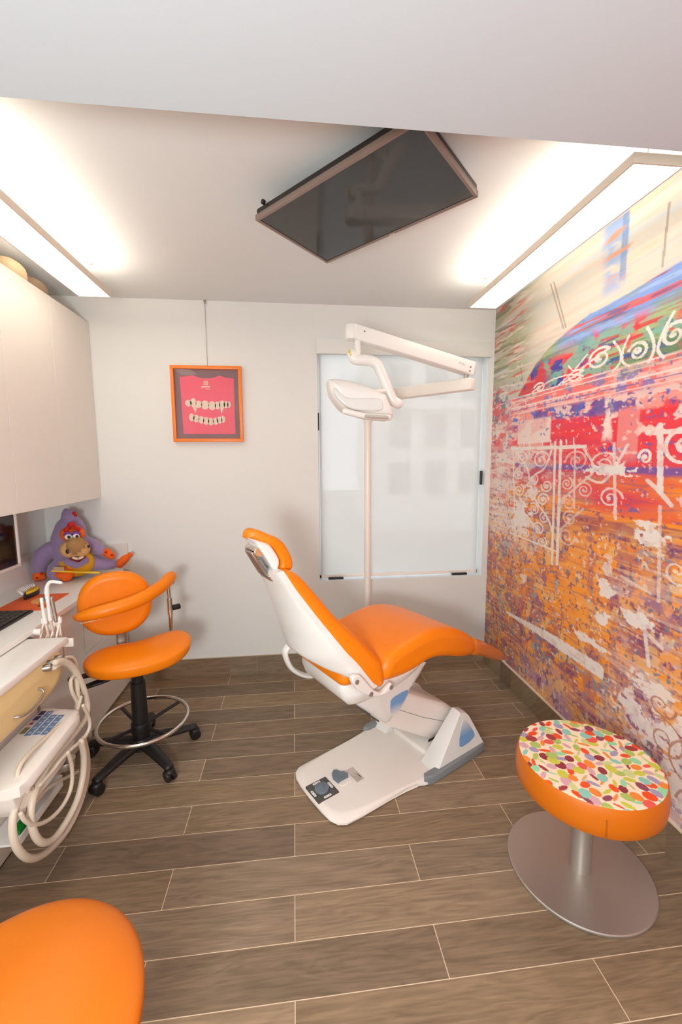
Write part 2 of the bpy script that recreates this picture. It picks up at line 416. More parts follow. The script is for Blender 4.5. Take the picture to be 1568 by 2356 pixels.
HOSES = [(0.0125,[[-0.985,1.762,0.72],[-0.982,1.806,0.716],[-0.98,1.852,0.69],[-0.977,1.891,0.638],[-0.975,1.898,0.589],[-0.972,1.887,0.53],[-0.969,1.88,0.482],[-0.967,1.797,0.438],[-0.964,1.685,0.429],[-0.961,1.577,0.428],[-0.959,1.488,0.422],[-0.956,1.423,0.398],[-0.954,1.394,0.352],[-0.951,1.393,0.281],[-0.948,1.428,0.198],[-0.946,1.486,0.135],[-0.943,1.564,0.094],[-0.94,1.665,0.073],[-0.938,1.764,0.097],[-0.935,1.831,0.165],[-0.933,1.849,0.251],[-0.93,1.825,0.359]]),(0.0125,[[-0.975,1.755,0.744],[-0.971,1.802,0.726],[-0.967,1.859,0.673],[-0.964,1.9,0.601],[-0.96,1.929,0.519],[-0.956,1.935,0.448],[-0.952,1.901,0.409],[-0.949,1.801,0.403],[-0.945,1.685,0.41],[-0.941,1.591,0.415],[-0.938,1.516,0.397],[-0.934,1.469,0.366],[-0.93,1.447,0.316],[-0.926,1.459,0.24],[-0.922,1.494,0.183],[-0.919,1.554,0.147],[-0.915,1.635,0.147],[-0.911,1.708,0.174],[-0.908,1.758,0.24],[-0.904,1.768,0.321],[-0.9,1.749,0.397]]),(0.0075,[[-0.985,1.851,0.719],[-0.982,1.893,0.699],[-0.979,1.913,0.66],[-0.975,1.891,0.625],[-0.972,1.848,0.616],[-0.969,1.845,0.567],[-0.966,1.874,0.492],[-0.962,1.818,0.481],[-0.959,1.706,0.498],[-0.956,1.589,0.514],[-0.953,1.493,0.523],[-0.95,1.444,0.513],[-0.946,1.425,0.482],[-0.943,1.434,0.444],[-0.94,1.485,0.406]]),(0.0075,[[-0.9,1.648,0.421],[-0.904,1.672,0.356],[-0.908,1.676,0.287],[-0.911,1.654,0.245],[-0.915,1.598,0.229],[-0.919,1.523,0.247],[-0.923,1.452,0.294],[-0.926,1.413,0.347],[-0.93,1.402,0.383]]),(0.007,[[-0.89,1.768,0.544],[-0.894,1.812,0.467],[-0.897,1.818,0.413],[-0.901,1.768,0.396],[-0.904,1.687,0.411],[-0.908,1.613,0.418],[-0.911,1.553,0.414],[-0.915,1.49,0.415]]),(0.007,[[-0.955,1.886,0.517],[-0.951,1.816,0.475],[-0.947,1.71,0.482],[-0.942,1.622,0.478],[-0.938,1.541,0.47],[-0.934,1.473,0.452],[-0.93,1.446,0.427]]),(0.007,[[-1.0,1.893,0.155],[-0.992,1.79,0.21],[-0.984,1.716,0.25],[-0.976,1.619,0.293],[-0.968,1.527,0.308],[-0.96,1.446,0.336]])]
CONN = [[-0.992,1.74,0.731],[-0.992,1.771,0.734],[-0.992,1.827,0.728]]
SARM = [[0.302,2.2,2.081],[0.31,2.2,2.062],[0.329,2.2,2.055],[0.363,2.2,2.055],[0.403,2.2,2.049],[0.431,2.2,2.032],[0.451,2.2,1.994],[0.475,2.2,1.939],[0.498,2.2,1.884],[0.516,2.2,1.854],[0.54,2.2,1.84]]
HEAD = [[0.171,1.937],[0.232,1.938],[0.31,1.924],[0.374,1.902],[0.411,1.884],[0.45,1.871],[0.465,1.841],[0.489,1.789],[0.479,1.751],[0.422,1.753],[0.36,1.758],[0.31,1.772],[0.248,1.79],[0.212,1.825],[0.18,1.871],[0.173,1.911]]
HLENS = [[0.196,1.893],[0.245,1.853],[0.293,1.844],[0.407,1.845],[0.431,1.812],[0.415,1.786],[0.303,1.788],[0.245,1.81],[0.203,1.853]]
HANDLE = [[0.245,2.03,1.78],[0.319,2.03,1.762],[0.372,2.03,1.756],[0.453,2.03,1.752]]
HGRIP = [[0.34,2.0,1.755],[0.438,2.0,1.749]]
HKNOB = [[0.394,2.15,1.884],[0.467,2.19,1.902]]
ARMC = [[-0.051,0.703],[-0.106,0.717],[-0.106,0.681],[-0.068,0.614],[-0.007,0.562],[0.052,0.547],[0.107,0.537]]
SYR = [[-1.095,1.96,0.851],[-1.097,1.96,0.905],[-1.098,1.96,0.951],[-1.098,1.96,0.979],[-1.095,1.96,1.004],[-1.084,1.96,1.022],[-1.068,1.96,1.025],[-1.036,1.96,1.019]]
HVE1 = [[-1.108,1.945,0.845],[-1.111,1.945,0.876],[-1.114,1.945,0.917],[-1.115,1.945,0.952]]
HVE2 = [[-1.076,1.97,0.842],[-1.08,1.97,0.881],[-1.084,1.97,0.917],[-1.087,1.97,0.948]]
HVE3 = [[-1.067,1.98,0.769],[-1.068,1.98,0.811],[-1.067,1.98,0.855]]
HOLD = [[-1.173,1.955,0.801],[-1.132,1.955,0.799],[-1.135,1.955,0.848],[-1.113,1.955,0.816],[-1.091,1.955,0.835],[-1.068,1.955,0.847]]

# ================================================================== STRUCTURE
struct('floor', box(NB(), XL-0.1, XR+0.1, YF-0.1, YB+0.16, -0.1, 0.0), FLOOR)
struct('ceiling', box(NB(), XL-0.1, XR+0.1, SOF_Y-0.1, YB+0.16, ZC, ZC+0.1), CEIL)
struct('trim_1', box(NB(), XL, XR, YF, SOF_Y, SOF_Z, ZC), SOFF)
struct('wall_left', box(NB(), XL-0.1, XL, YF, YB+0.16, 0, ZC), WALL)
struct('wall_front', box(NB(), XL-0.1, XR+0.1, YF-0.1, YF, 0, ZC), WALL)
WX0, WX1, WZ0, WZ1 = 0.172, 1.399, 0.676, 2.33
b = NB()
box(b, XL-0.1, WX0, YB, YB+0.16, 0, ZC); box(b, WX1, XR+0.1, YB, YB+0.16, 0, ZC)
box(b, WX0, WX1, YB, YB+0.16, 0, WZ0); box(b, WX0, WX1, YB, YB+0.16, WZ1, ZC)
struct('wall_back', b, WALL)
b = NB()
xj = [XL, -1.205, -0.296, 0.62, XR-0.012]
for i in range(len(xj)-1): box(b, xj[i]+0.001, xj[i+1]-0.001, YB-0.012, YB, 0.0015, 0.140, mi=0)
box(b, XL, XR-0.012, YB-0.010, YB, 0.0, 0.142, mi=1)
struct('baseboard_back', b, [BASE, GROUT])
b = NB()
yj = [YB-0.012, 2.10, 1.19, 0.27, -0.65, YF]
for i in range(len(yj)-1): box(b, XR-0.012, XR, yj[i+1]+0.001, yj[i]-0.001, 0.0015, 0.140, mi=0)
box(b, XR-0.010, XR, YF, YB-0.012, 0.0, 0.141, mi=1)
box(b, XR-0.014, XR, YF, YB-0.012, 0.141, 0.147, mi=2)
struct('baseboard_right', b, [BASE, GROUT, CREAM])

# ---- window
WINW = pbr('window_frame_white', (232, 238, 242), 0.4, var=0.01)
b = NB()
fx0, fx1, fz0, fz1 = WX0, WX1, WZ0, WZ1
for a in ((fx0, fx0+0.03, fz0, fz1), (fx1-0.03, fx1, fz0, fz1), (fx0, fx1, fz0, fz0+0.03), (fx0, fx1, fz1-0.03, fz1)):
    box(b, a[0], a[1], YB+0.08, YB+0.13, a[2], a[3], 0.003)
win = struct('window_1', b, WINW)
mk('glass', box(NB(), fx0+0.02, fx1-0.02, YB+0.10, YB+0.106, fz0+0.02, fz1-0.02), glass_mat('window_glass'), win, None)
mk('sill', box(NB(), fx0, fx1, YB+0.001, YB+0.08, fz0, fz0+0.006), WINW, win, None)
# ---- roller shade
FAB = bpy.data.materials.new('shade_fabric'); FAB.use_nodes = True
nt = FAB.node_tree; nt.nodes.remove(nt.nodes['Principled BSDF'])
df = nt.nodes.new('ShaderNodeBsdfDiffuse'); tl = nt.nodes.new('ShaderNodeBsdfTranslucent'); tp = nt.nodes.new('ShaderNodeBsdfTransparent')
df.inputs[0].default_value = (0.80, 0.79, 0.76, 1); tl.inputs[0].default_value = (0.62, 0.62, 0.60, 1)
tcn = nt.nodes.new('ShaderNodeTexCoord'); wv = nt.nodes.new('ShaderNodeTexNoise'); wv.inputs['Scale'].default_value = 260
nt.links.new(tcn.outputs['Object'], wv.inputs['Vector'])
mr = nt.nodes.new('ShaderNodeMapRange'); mr.inputs[3].default_value = 0.34; mr.inputs[4].default_value = 0.42; nt.links.new(wv.outputs['Fac'], mr.inputs[0])
m1 = nt.nodes.new('ShaderNodeMixShader'); m2 = nt.nodes.new('ShaderNodeMixShader'); m2.inputs[0].default_value = 0.16
nt.links.new(mr.outputs[0], m1.inputs[0]); nt.links.new(df.outputs[0], m1.inputs[1]); nt.links.new(tl.outputs[0], m1.inputs[2])
nt.links.new(m1.outputs[0], m2.inputs[1]); nt.links.new(tp.outputs[0], m2.inputs[2]); nt.links.new(m2.outputs[0], nt.nodes['Material Output'].inputs[0])
sh = thing('roller_shade', 'white translucent roller shade lowered over the only window, with boxed valance', 'window shade', (0.786, YB+0.045, 0.70))
mk('fabric', box(NB(), 0.186, 1.374, YB+0.044, YB+0.0455, 0.712, 2.30), FAB, sh, None, True)
mk('bottom_rail', box(NB(), 0.186, 1.374, YB+0.040, YB+0.050, 0.690, 0.714, 0.003), WPLA2, sh, 40, True)
mk('valance', box(NB(), 0.165, 1.410, YB-0.022, YB-0.001, 2.275, 2.376, 0.002), WALL, sh, 40, True)
for x0, x1 in ((0.236, 0.348), (1.176, 1.296)):
    mk('hold_down_clip', box(NB(), x0, x1, YB+0.018, YB+0.042, 0.683, 0.697, 0.005), BLACK, sh, 40, True)
mk('hold_down_clip', box(NB(), 0.173, 0.180, YB-0.004, YB+0.04, 1.763, 1.883, 0.003), BLACK, sh, 40, True)
mk('hold_down_clip', box(NB(), 1.376, 1.386, YB+0.006, YB+0.04, 1.367, 1.470, 0.003), BLACK, sh, 40, True)
# ---- outside
OUTG = pbr('outside_paving', (150, 150, 140), 0.9)
struct('trim_2', box(NB(), -14, 18, YB+0.5, 30, -0.7, -0.5), OUTG)
b = NB(); box(b, 2.2, 9.0, 12.0, 15.0, -0.5, 4.6, mi=0)
for i in range(6):
    for j in range(3): box(b, 2.7+i*1.05, 3.3+i*1.05, 11.95, 12.05, 0.6+j*1.35, 1.5+j*1.35, mi=1)
box(b, 2.0, 9.2, 11.4, 12.0, 2.95, 3.15, mi=0)
bd = mk('building', b, [pbr('building_render', (236, 232, 226), 0.8), pbr('building_window', (70, 84, 96), 0.3)], None, 30)
settag(bd, 'pale building with rows of windows seen faintly through the shade', 'building')

# ================================================================== MURAL WALL
def vnoise(u, v, seed):
    rs = np.random.RandomState(seed); n = 256; tab = rs.rand(n, n).astype(np.float32)
    ui = np.floor(u).astype(int); vi = np.floor(v).astype(int); fu = u-ui; fv = v-vi
    fu = fu*fu*(3-2*fu); fv = fv*fv*(3-2*fv)
    a = tab[ui % n, vi % n]; b_ = tab[(ui+1) % n, vi % n]; c = tab[ui % n, (vi+1) % n]; d = tab[(ui+1) % n, (vi+1) % n]
    return a*(1-fu)*(1-fv)+b_*fu*(1-fv)+c*(1-fu)*fv+d*fu*fv
def fbm(y, z, sy, sz, seed, octv=4):
    t = 0; amp = 1; tot = 0
    for o in range(octv):
        t = t+amp*vnoise(y*sy*2**o+13.7*o+seed*3.1, z*sz*2**o+7.3*o+seed*1.7, seed+o); tot += amp; amp *= 0.55
    return t/tot
def sst(e0, e1, x):
    t = np.clip((x-e0)/(e1-e0), 0, 1); return t*t*(3-2*t)
def build_mural():
    ys = np.concatenate([np.linspace(YF, 0.98, 12)[:-1], np.linspace(0.98, YB, 560)])
    zs = np.linspace(0.0, ZC, 900)
    Yg, Zg = np.meshgrid(ys, zs, indexing='ij')
    Y, Z = Yg.astype(np.float32), Zg.astype(np.float32)
    C = np.zeros(Y.shape+(3,), np.float32)
    def col(rgb): return np.array(L3(rgb), np.float32)
    def lay(mask, rgb, k=1.0):
        nonlocal C
        m = np.clip(mask*k, 0, 1)[..., None]; C = C*(1-m)+m*(col(rgb) if not isinstance(rgb, np.ndarray) else rgb)
    # palette
    cream, white = (200, 193, 182), (236, 228, 220)
    green, dgreen, blue, dblue = (134, 158, 112), (96, 128, 96), (122, 152, 214), (52, 66, 160)
    red, rose, pink = (238, 52, 66), (238, 100, 100), (240, 172, 164)
    orange, ochre, purple, mauve, wine = (246, 150, 44), (220, 160, 70), (112, 62, 104), (176, 130, 150), (160, 54, 70)
    st = lambda s, lo, hi, fy=1.6, fz=26, o=4: sst(lo, hi, fbm(Y, Z, fy, fz, s, o))          # long horizontal streaks
    bl = lambda s, lo, hi, fy=9, fz=14, o=4: sst(lo, hi, fbm(Y, Z, fy, fz, s, o))            # blotches
    wob = (fbm(Y, Z, 5, 5, 3)-0.5)
    # ---------------- base
    C[:] = col(cream)
    lay(st(11, .5, .75), (214, 216, 198), .55); lay(st(12, .60, .72), (226, 204, 188), .6)
    lay(st(14, .60, .70, 1.2, 30), (216, 182, 166), .5); lay(st(15, .63, .72, 1.6, 34)*sst(2.0, 2.3, Z), (180, 194, 206), .5)
    lay(st(16, .66, .74, 2, 40)*sst(2.2, 2.4, Z), (228, 190, 150), .45)
    # left upper corner greenish grey
    lay(sst(2.35, 2.75, Y)*sst(1.95, 2.15, Z)*bl(20, .40, .62, 3, 14), (170, 172, 132), .8)
    lay(sst(2.45, 2.8, Y)*sst(1.98, 2.2, Z)*st(21, .58, .66, 3, 30), (120, 116, 86), .7)
    lay(sst(2.5, 2.7, Y)*st(22, .62, .68, 4, 40)*(Z > 1.8), (214, 104, 90), .8)
    # upper blue vertical patch
    lay(sst(1.98, 1.90, Y+wob*.1)*sst(1.78, 1.81, Y)*sst(2.27, 2.33, Z)*bl(23, .3, .5, 6, 20), (138, 164, 206), .9)
    lay(sst(1.845, 1.83, Y)*sst(1.795, 1.805, Y)*sst(2.30, 2.36, Z), (112, 140, 186), .8)
    lay(sst(1.97, 1.9, Y)*sst(1.75, 1.8, Y)*sst(2.3, 2.4, Z)*st(24, .6, .66, 4, 40), (226, 140, 80), .8)
    # thin ropes
    for y0_, z0_, y1_, z1_ in ((2.36, 2.52, 2.22, 2.24), (2.33, 2.52, 2.20, 2.24), (1.60, 2.52, 1.61, 2.29), (2.66, 2.16, 2.60, 2.02), (1.47, 2.5, 1.46, 2.31)):
        t = (Z-z0_)/(z1_-z0_); yy = y0_+t*(y1_-y0_)
        lay(((np.abs(Y-yy) < 0.006) & (t > 0) & (t < 1)).astype(np.float32), (150, 130, 118), .75)
    # ---------------- hill
    hy = np.array([-3, 1.0, 1.52, 1.65, 1.81, 2.01, 2.20, 2.35, 2.48, 2.64, 2.72, 2.80, 3.2]); hz = np.array([2.29, 2.29, 2.28, 2.27, 2.26, 2.255, 2.215, 2.17, 2.11, 1.98, 1.91, 1.86, 1.84])
    H = np.interp(Y, hy, hz)+wob*0.02
    D = H-Z
    inh = sst(0.0, 0.008, D)
    hillc = np.zeros_like(C); sv = C.copy(); C = hillc
    C[:] = col(green)
    lay(st(30, .45, .6, 2, 30), dgreen, .8); lay(st(31, .55, .65, 2, 34), (170, 186, 140), .8)
    rb = sst(2.38, 2.05, Y)*sst(0.17, 0.08, D+wob*.12)
    lay(rb, blue); lay(rb*st(32, .50, .62, 1.8, 36), (150, 176, 226), .9); lay(rb*st(33, .58, .64, 2.2, 62), (214, 84, 78), .9)
    lay(rb*st(36, .68, .74, 4, 60), (60, 70, 130), .6)
    lay(st(34, .56, .62, 2.6, 54)*sst(.10, .18, D), (206, 66, 66), .95)
    lay(st(35, .62, .68, 4, 54)*sst(.12, .2, D), (60, 84, 150), .9)
    lower = sst(2.17, 2.09, Z+wob*.14)
    lay(lower*bl(37, .34, .46, 7, 9), red, .95)
    lay(lower*bl(38, .46, .52, 9, 10)*sst(1.95, 2.1, Y), dblue, .95)
    lay(lower*bl(39, .56, .62, 8, 14), (130, 180, 160), .9)
    lay(sst(2.28, 2.42, Y+wob*.2)*sst(2.16, 2.08, Z)*bl(40, .36, .5, 12, 10), (66, 76, 150), .95)
    lay(sst(2.28, 2.42, Y)*sst(2.16, 2.08, Z)*bl(41, .52, .58, 14, 14), (220, 62, 60), .95)
    lay(sst(0.03, 0.0, D)*sst(2.2, 2.5, Y), (206, 140, 80), .6)
    hillc = C; C = sv
    C = C*(1-inh[..., None])+hillc*inh[..., None]
    # ---------------- cornice bands and red field
    cor = sst(1.955, 1.945, Z)*sst(2.80, 2.70, Y+wob*.05)
    lay(cor, (240, 120, 116)); lay(cor*bl(50, .45, .6, 10, 30), (238, 186, 178), .9); lay(cor*bl(51, .55, .62, 14, 20), (110, 120, 190), .75)
    for zc, th, cc in ((1.948, .006, (244, 222, 212)), (1.925, .004, (244, 210, 200)), (1.885, .006, (244, 216, 206)), (1.865, .003, (120, 110, 170)), (1.845, .004, (244, 200, 190))):
        lay(cor*sst(th, th*.5, np.abs(Z-zc+wob*.01)), cc, .95)
    teeth_ = (np.mod(Y*16, 1) < .55)*sst(1.882, 1.878, Z)*sst(1.868, 1.872, Z)*cor
    lay(teeth_, (246, 214, 206), .5)
    redf = sst(1.845, 1.825, Z+wob*.02)*sst(2.82, 2.70, Y+wob*.2)
    lay(redf, (240, 84, 84)); lay(redf*bl(52, .44, .54, 9, 16), (240, 160, 152), .9); lay(redf*bl(53, .54, .59, 9, 16)*sst(1.70, 1.78, Z), dblue, .8)
    lay(redf*bl(54, .55, .60, 11, 22), (244, 206, 196), .85)
    lay(redf*bl(55, .60, .64, 12, 16)*sst(1.70, 1.76, Z), (84, 110, 196), .9)
    solid = sst(1.775, 1.75, Z+wob*.05)*sst(1.45, 1.50, Z)*sst(2.34, 2.28, Y+wob*.06)
    lay(solid, red, .95); lay(solid*st(56, .52, .64, 2, 30), (226, 62, 84), .7); lay(solid*bl(57, .68, .71, 9, 14), (246, 210, 200), .9); lay(solid*bl(58, .67, .70, 10, 16), (70, 84, 170), .9)
    pal = sst(2.28, 2.30, Y)*sst(2.66, 2.63, Y)*sst(1.645, 1.65, Z)*sst(1.80, 1.78, Z)
    lay(pal, (238, 212, 202)); lay(pal*bl(59, .5, .62, 8, 14), (236, 170, 164), .7)
    pal2 = sst(1.66, 1.67, Y)*sst(1.79, 1.78, Y)*sst(1.35, 1.36, Z)*sst(1.78, 1.76, Z)
    lay(pal2, (240, 170, 164), .55)
    drip = sst(.03, .015, np.abs(Y-1.86+wob*.12))*sst(1.62, 1.66, Z)*sst(1.86, 1.8, Z)*bl(60, .35, .5, 12, 10)
    lay(drip, (246, 222, 212), .95)
    # ---------------- lower red to orange
    low = sst(1.60, 1.52, Z+wob*.05)*sst(2.84, 2.70, Y+wob*.3)
    lay(low, (226, 72, 80)); lay(low*st(61, .5, .62, 1.5, 22), (196, 90, 110), .8)
    og = sst(1.48, 1.30, Z+(fbm(Y, Z, 1.5, 10, 62)-.5)*.35)*sst(3.1, 2.9, Y)
    lay(og, orange); lay(og*st(63, .5, .62, 1.6, 22)*sst(1.1, 1.25, Z), (232, 92, 60), .85); lay(og*st(64, .56, .64, 1.6, 24)*sst(1.05, 1.2, Z), (150, 70, 90), .75)
    lay(sst(.022, .008, np.abs(Z-1.505+(Y-2)*-0.012+wob*.02))*sst(2.72, 2.6, Y), (104, 88, 162), .85)
    # mottled lower half
    vmask = sst(1.30, 1.12, Z)
    lay(vmask*bl(65, .50, .57, 11, 7, 5), (170, 110, 112), .65); lay(vmask*bl(66, .63, .68, 16, 14, 5), (128, 92, 136), .7)
    lay(vmask*bl(67, .57, .62, 18, 16, 5), (196, 110, 92), .7); lay(vmask*bl(68, .67, .70, 20, 20), (150, 160, 166), .75)
    lay(vmask*bl(69, .58, .64, 12, 14), (236, 190, 120), .7)
    for yv in (2.05, 1.95, 1.80):
        lay(vmask*sst(.075, .03, np.abs(Y-yv+wob*.1))*bl(70+int(yv*10), .25, .45, 8, 6)*sst(.45, .6, Z), (248, 156, 54), .85)
    lay(sst(2.35, 2.75, Y+wob*.3)*sst(1.0, .7, Z)*bl(71, .46, .60, 8, 14), (176, 104, 108), .8)
    lay(sst(2.4, 2.8, Y)*sst(.85, .6, Z)*bl(72, .52, .60, 9, 22), (214, 160, 96), .7)
    lay(sst(.75, .5, Z)*bl(73, .57, .62, 14, 18), (146, 84, 104), .75)
    lay(sst(.75, .5, Z)*bl(74, .65, .69, 18, 16), (128, 144, 158), .8)
    # bottom pale lilac wash
    bw = sst(.40, .26, Z+wob*.15)*sst(2.65, 2.3, Y)
    lay(bw, (216, 166, 130), .85); lay(bw*bl(75, .45, .56, 8, 12), (180, 140, 172), .8); lay(bw*bl(76, .56, .62, 12, 10), (150, 76, 110), .8); lay(bw*st(77, .58, .64, 4, 26), (240, 176, 96), .8)
    # right lower lilac / grey-white
    rw = sst(1.78, 1.62, Y+wob*.3)*sst(1.0, .86, Z+wob*.2)
    lay(rw*bl(78, .40, .55, 6, 12), (206, 180, 190), .7); lay(rw*bl(79, .55, .6, 8, 12), (240, 160, 70), .85); lay(rw*bl(80, .55, .6, 12, 12), (140, 78, 120), .8)
    # ---------------- pale left column
    lc = sst(2.66, 2.80, Y+(fbm(Y, Z, 8, 40, 81)-.5)*.22)*sst(.95, 1.25, Z)*sst(1.86, 1.80, Z-(Y-2.7)*.3)
    lay(lc, (230, 208, 194)); lay(lc*bl(82, .52, .60, 10, 22), (228, 110, 110), .8); lay(lc*bl(83, .58, .64, 14, 26), (206, 140, 140), .7)
    lc2 = sst(2.74, 2.84, Y)*sst(1.78, 1.82, Z)*sst(2.1, 1.98, Z)
    lay(lc2*bl(84, .52, .58, 22, 22), (110, 106, 130), .85); lay(lc2*bl(85, .56, .62, 16, 22), (224, 100, 96), .85)
    lay(sst(2.70, 2.80, Y)*sst(1.80, 1.72, Z)*sst(1.60, 1.68, Z)*bl(86, .46, .56, 10, 16), (230, 70, 76), .85)
    # horizontal dry-brush everywhere at the left fading
    lay(sst(2.4, 2.75, Y)*st(87, .58, .66, 5, 60)*sst(.8, 1.1, Z), (236, 216, 202), .75)
    # pale plaster showing through around the gate
    lay(sst(2.15, 2.50, Y+wob*.3)*sst(.85, 1.10, Z)*sst(1.66, 1.60, Z)*bl(88, .42, .60, 16, 22, 5), (232, 214, 202), .72)
    lay(sst(1.75, 2.2, Y)*sst(1.2, 1.35, Z)*sst(1.66, 1.6, Z)*st(89, .52, .64, 4, 44), (224, 150, 130), .6)
    # fine dry-brush streaks and speckle
    lay((Z < 1.35)*st(110, .56, .66, 5, 70), (240, 170, 90), .55); lay((Z < 1.5)*st(111, .63, .70, 6, 80), (150, 92, 120), .45)
    lay((Z < 1.25)*bl(112, .70, .74, 42, 50, 3), (236, 214, 196), .7); lay((Z < 1.3)*bl(113, .67, .71, 44, 40, 3), (116, 70, 112), .7); lay((Z < 1.0)*bl(114, .70, .73, 46, 40, 3), (96, 124, 150), .8)
    lay((Z < 1.1)*(Y < 1.8)*st(115, .54, .62, 3, 46), (232, 196, 170), .45)
    lay((Z > 1.3)*(Z < 1.95)*bl(116, .70, .74, 36, 50, 3), (244, 206, 196), .6); lay((Z > 1.3)*(Z < 2.1)*bl(117, .735, .765, 40, 46, 3), (72, 96, 170), .7)
    lay((Z > 1.9)*(D > 0)*st(118, .58, .66, 7, 90), (120, 140, 120), .4)
    # ---------------- white iron scrolls
    WH = np.zeros(Y.shape, np.float32)
    dy = ys[-1]-ys[-2]; dz = zs[1]-zs[0]
    def stamp(y, z, ry, rz, a=1.0):
        j0 = np.searchsorted(ys, y-ry); j1 = np.searchsorted(ys, y+ry); k0 = max(0, int((z-rz)/dz)); k1 = int((z+rz)/dz)+2
        if j1 <= j0 or k1 <= k0: return
        d = ((ys[j0:j1, None]-y)/ry)**2+((zs[None, k0:k1]-z)/rz)**2
        WH[j0:j1, k0:k1] = np.maximum(WH[j0:j1, k0:k1], a*(d < 1))
    def stroke(pts, ry=.0065, rz=.0045, a=1.0, n=24):
        for p in catmull([(q[0], q[1], 0) for q in pts], n): stamp(p.x, p.y, ry, rz, a)
    def spiral(cy, cz, ry, rz, turns, a0, dirn=1, wid=1.0, a=1.0, tail=None):
        N_ = int(150*turns)
        for i in range(N_):
            t = i/N_; an = a0+dirn*2*PI*turns*t; k = 1-t*.86
            stamp(cy+ry*k*math.cos(an), cz+rz*k*math.sin(an), .0085*wid*(1-.35*t), .0055*wid*(1-.35*t), a)
        ell_ = (cy+ry*.1, cz)
        stamp(ell_[0], ell_[1], .014*wid, .008*wid, a)
        if tail: stroke([(cy+ry*math.cos(a0), cz+rz*math.sin(a0))]+tail, .008*wid, .0055*wid, a)
    # crest scrolls on the cornice
    stroke([(2.50, 1.955), (2.30, 1.99), (2.16, 1.99), (2.04, 1.962)]); stroke([(2.24, 1.95), (2.12, 2.0), (2.02, 2.06)]); stroke([(2.12, 2.0), (2.16, 2.035)])
    spiral(2.42, 1.968, .06, .030, 1.4, .3); spiral(2.10, 1.972, .07, .030, 1.6, 2.6, -1, tail=[(2.2, 1.955)])
    spiral(1.93, 2.020, .085, .050, 1.8, 2.4, -1, 1.1, tail=[(2.05, 2.0), (2.06, 1.955)])
    stroke([(1.845, 2.075), (1.80, 2.02), (1.80, 1.97), (1.84, 1.945)]); stroke([(1.755, 2.075), (1.785, 2.02), (1.78, 1.97), (1.74, 1.945)])
    spiral(1.70, 1.995, .055, .040, 1.6, .4, 1, 1.1); stroke([(1.66, 2.08), (1.63, 2.03), (1.62, 1.98), (1.64, 1.94)], .008, .0055); stroke([(1.54, 2.10), (1.58, 2.04), (1.60, 1.98), (1.57, 1.94)], .008, .0055)
    spiral(1.53, 2.015, .060, .050, 1.5, 2.8, -1, 1.2); spiral(1.37, 2.0, .06, .045, 1.6, 0, 1); spiral(1.22, 2.01, .06, .05, 1.6, 3, -1)
    # gate
    def bar(y0_, z0_, y1_, z1_, ry=.0075, rz=.0055, a=.95):
        n_ = int(max(abs(y1_-y0_)/.006, abs(z1_-z0_)/.005))+2
        for i in range(n_):
            t = i/(n_-1); stamp(y0_+(y1_-y0_)*t, z0_+(z1_-z0_)*t, ry, rz, a)
    bar(2.72, 1.622, 1.99, 1.612, .01, .010); bar(2.70, 1.63, 2.62, 1.02); bar(2.24, 1.645, 2.21, .96, .011); bar(2.19, 1.645, 2.165, .97, .013); bar(2.07, 1.62, 2.05, 1.30, .008, a=.7)
    bar(1.80, 1.62, 1.76, 1.28, .010, a=.75); bar(2.70, 1.06, 2.16, 1.04, .008)
    for yt in (2.62, 2.56, 2.50, 2.36, 2.28, 2.19, 2.14, 2.08):
        bar(yt, 1.622, yt+.004, 1.65+random.uniform(0, .012), .006)
    for (cy, cz, ry, rz, a0, dr, al) in ((2.585, 1.555, .085, .050, 0, 1, .9), (2.37, 1.545, .085, .055, 3.1, -1, .9), (2.05, 1.54, .09, .055, 0, 1, .65), (1.86, 1.525, .10, .060, 3, -1, .75),
                                  (2.61, 1.455, .06, .035, 1, -1, .9), (2.44, 1.43, .05, .035, 2, 1, .9), (2.30, 1.40, .055, .038, 0, -1, .9), (2.12, 1.42, .05, .035, 2, 1, .7), (1.98, 1.395, .06, .04, 1, 1, .6), (1.80, 1.37, .075, .05, 3, -1, .8),
                                  (2.60, 1.355, .06, .04, 2, 1, .9), (2.33, 1.315, .06, .04, 3, -1, .9), (2.10, 1.32, .06, .045, 0, 1, .6), (2.42, 1.25, .055, .038, 1, 1, .85), (2.31, 1.21, .05, .035, 2, -1, .85), (2.08, 1.24, .06, .04, 2, -1, .55),
                                  (2.57, 1.17, .08, .055, 2, -1, .95), (2.36, 1.14, .06, .04, 0, 1, .85), (2.1, 1.14, .07, .05, 3, 1, .5), (2.50, 1.09, .05, .03, 0, 1, .9), (2.32, 1.07, .05, .03, 2, 1, .85)):
        spiral(cy, cz, ry, rz, 1.7, a0, dr, .85, al)
    for (p, al) in (([(2.66, 1.60), (2.52, 1.50), (2.47, 1.40), (2.40, 1.30), (2.28, 1.22), (2.22, 1.14)], .9), ([(2.27, 1.60), (2.33, 1.50), (2.42, 1.46), (2.50, 1.40)], .9), ([(2.00, 1.60), (1.92, 1.50), (2.02, 1.42), (2.14, 1.33), (2.18, 1.2)], .6),
                    ([(1.72, 1.61), (1.78, 1.52), (1.86, 1.44), (1.97, 1.46)], .8), ([(2.16, 1.16), (2.06, 1.24), (1.98, 1.3)], .5), ([(2.66, 1.3), (2.56, 1.24), (2.46, 1.18), (2.34, 1.12)], .9)):
        stroke(p, .009, .006, al, 40)
    # right-hand gate
    bar(1.62, 1.655, 1.0, 1.64, .012, .010); bar(1.56, 1.68, 1.535, 1.42, .015, .01); bar(1.53, 1.36, 1.50, .98, .009, a=.6)
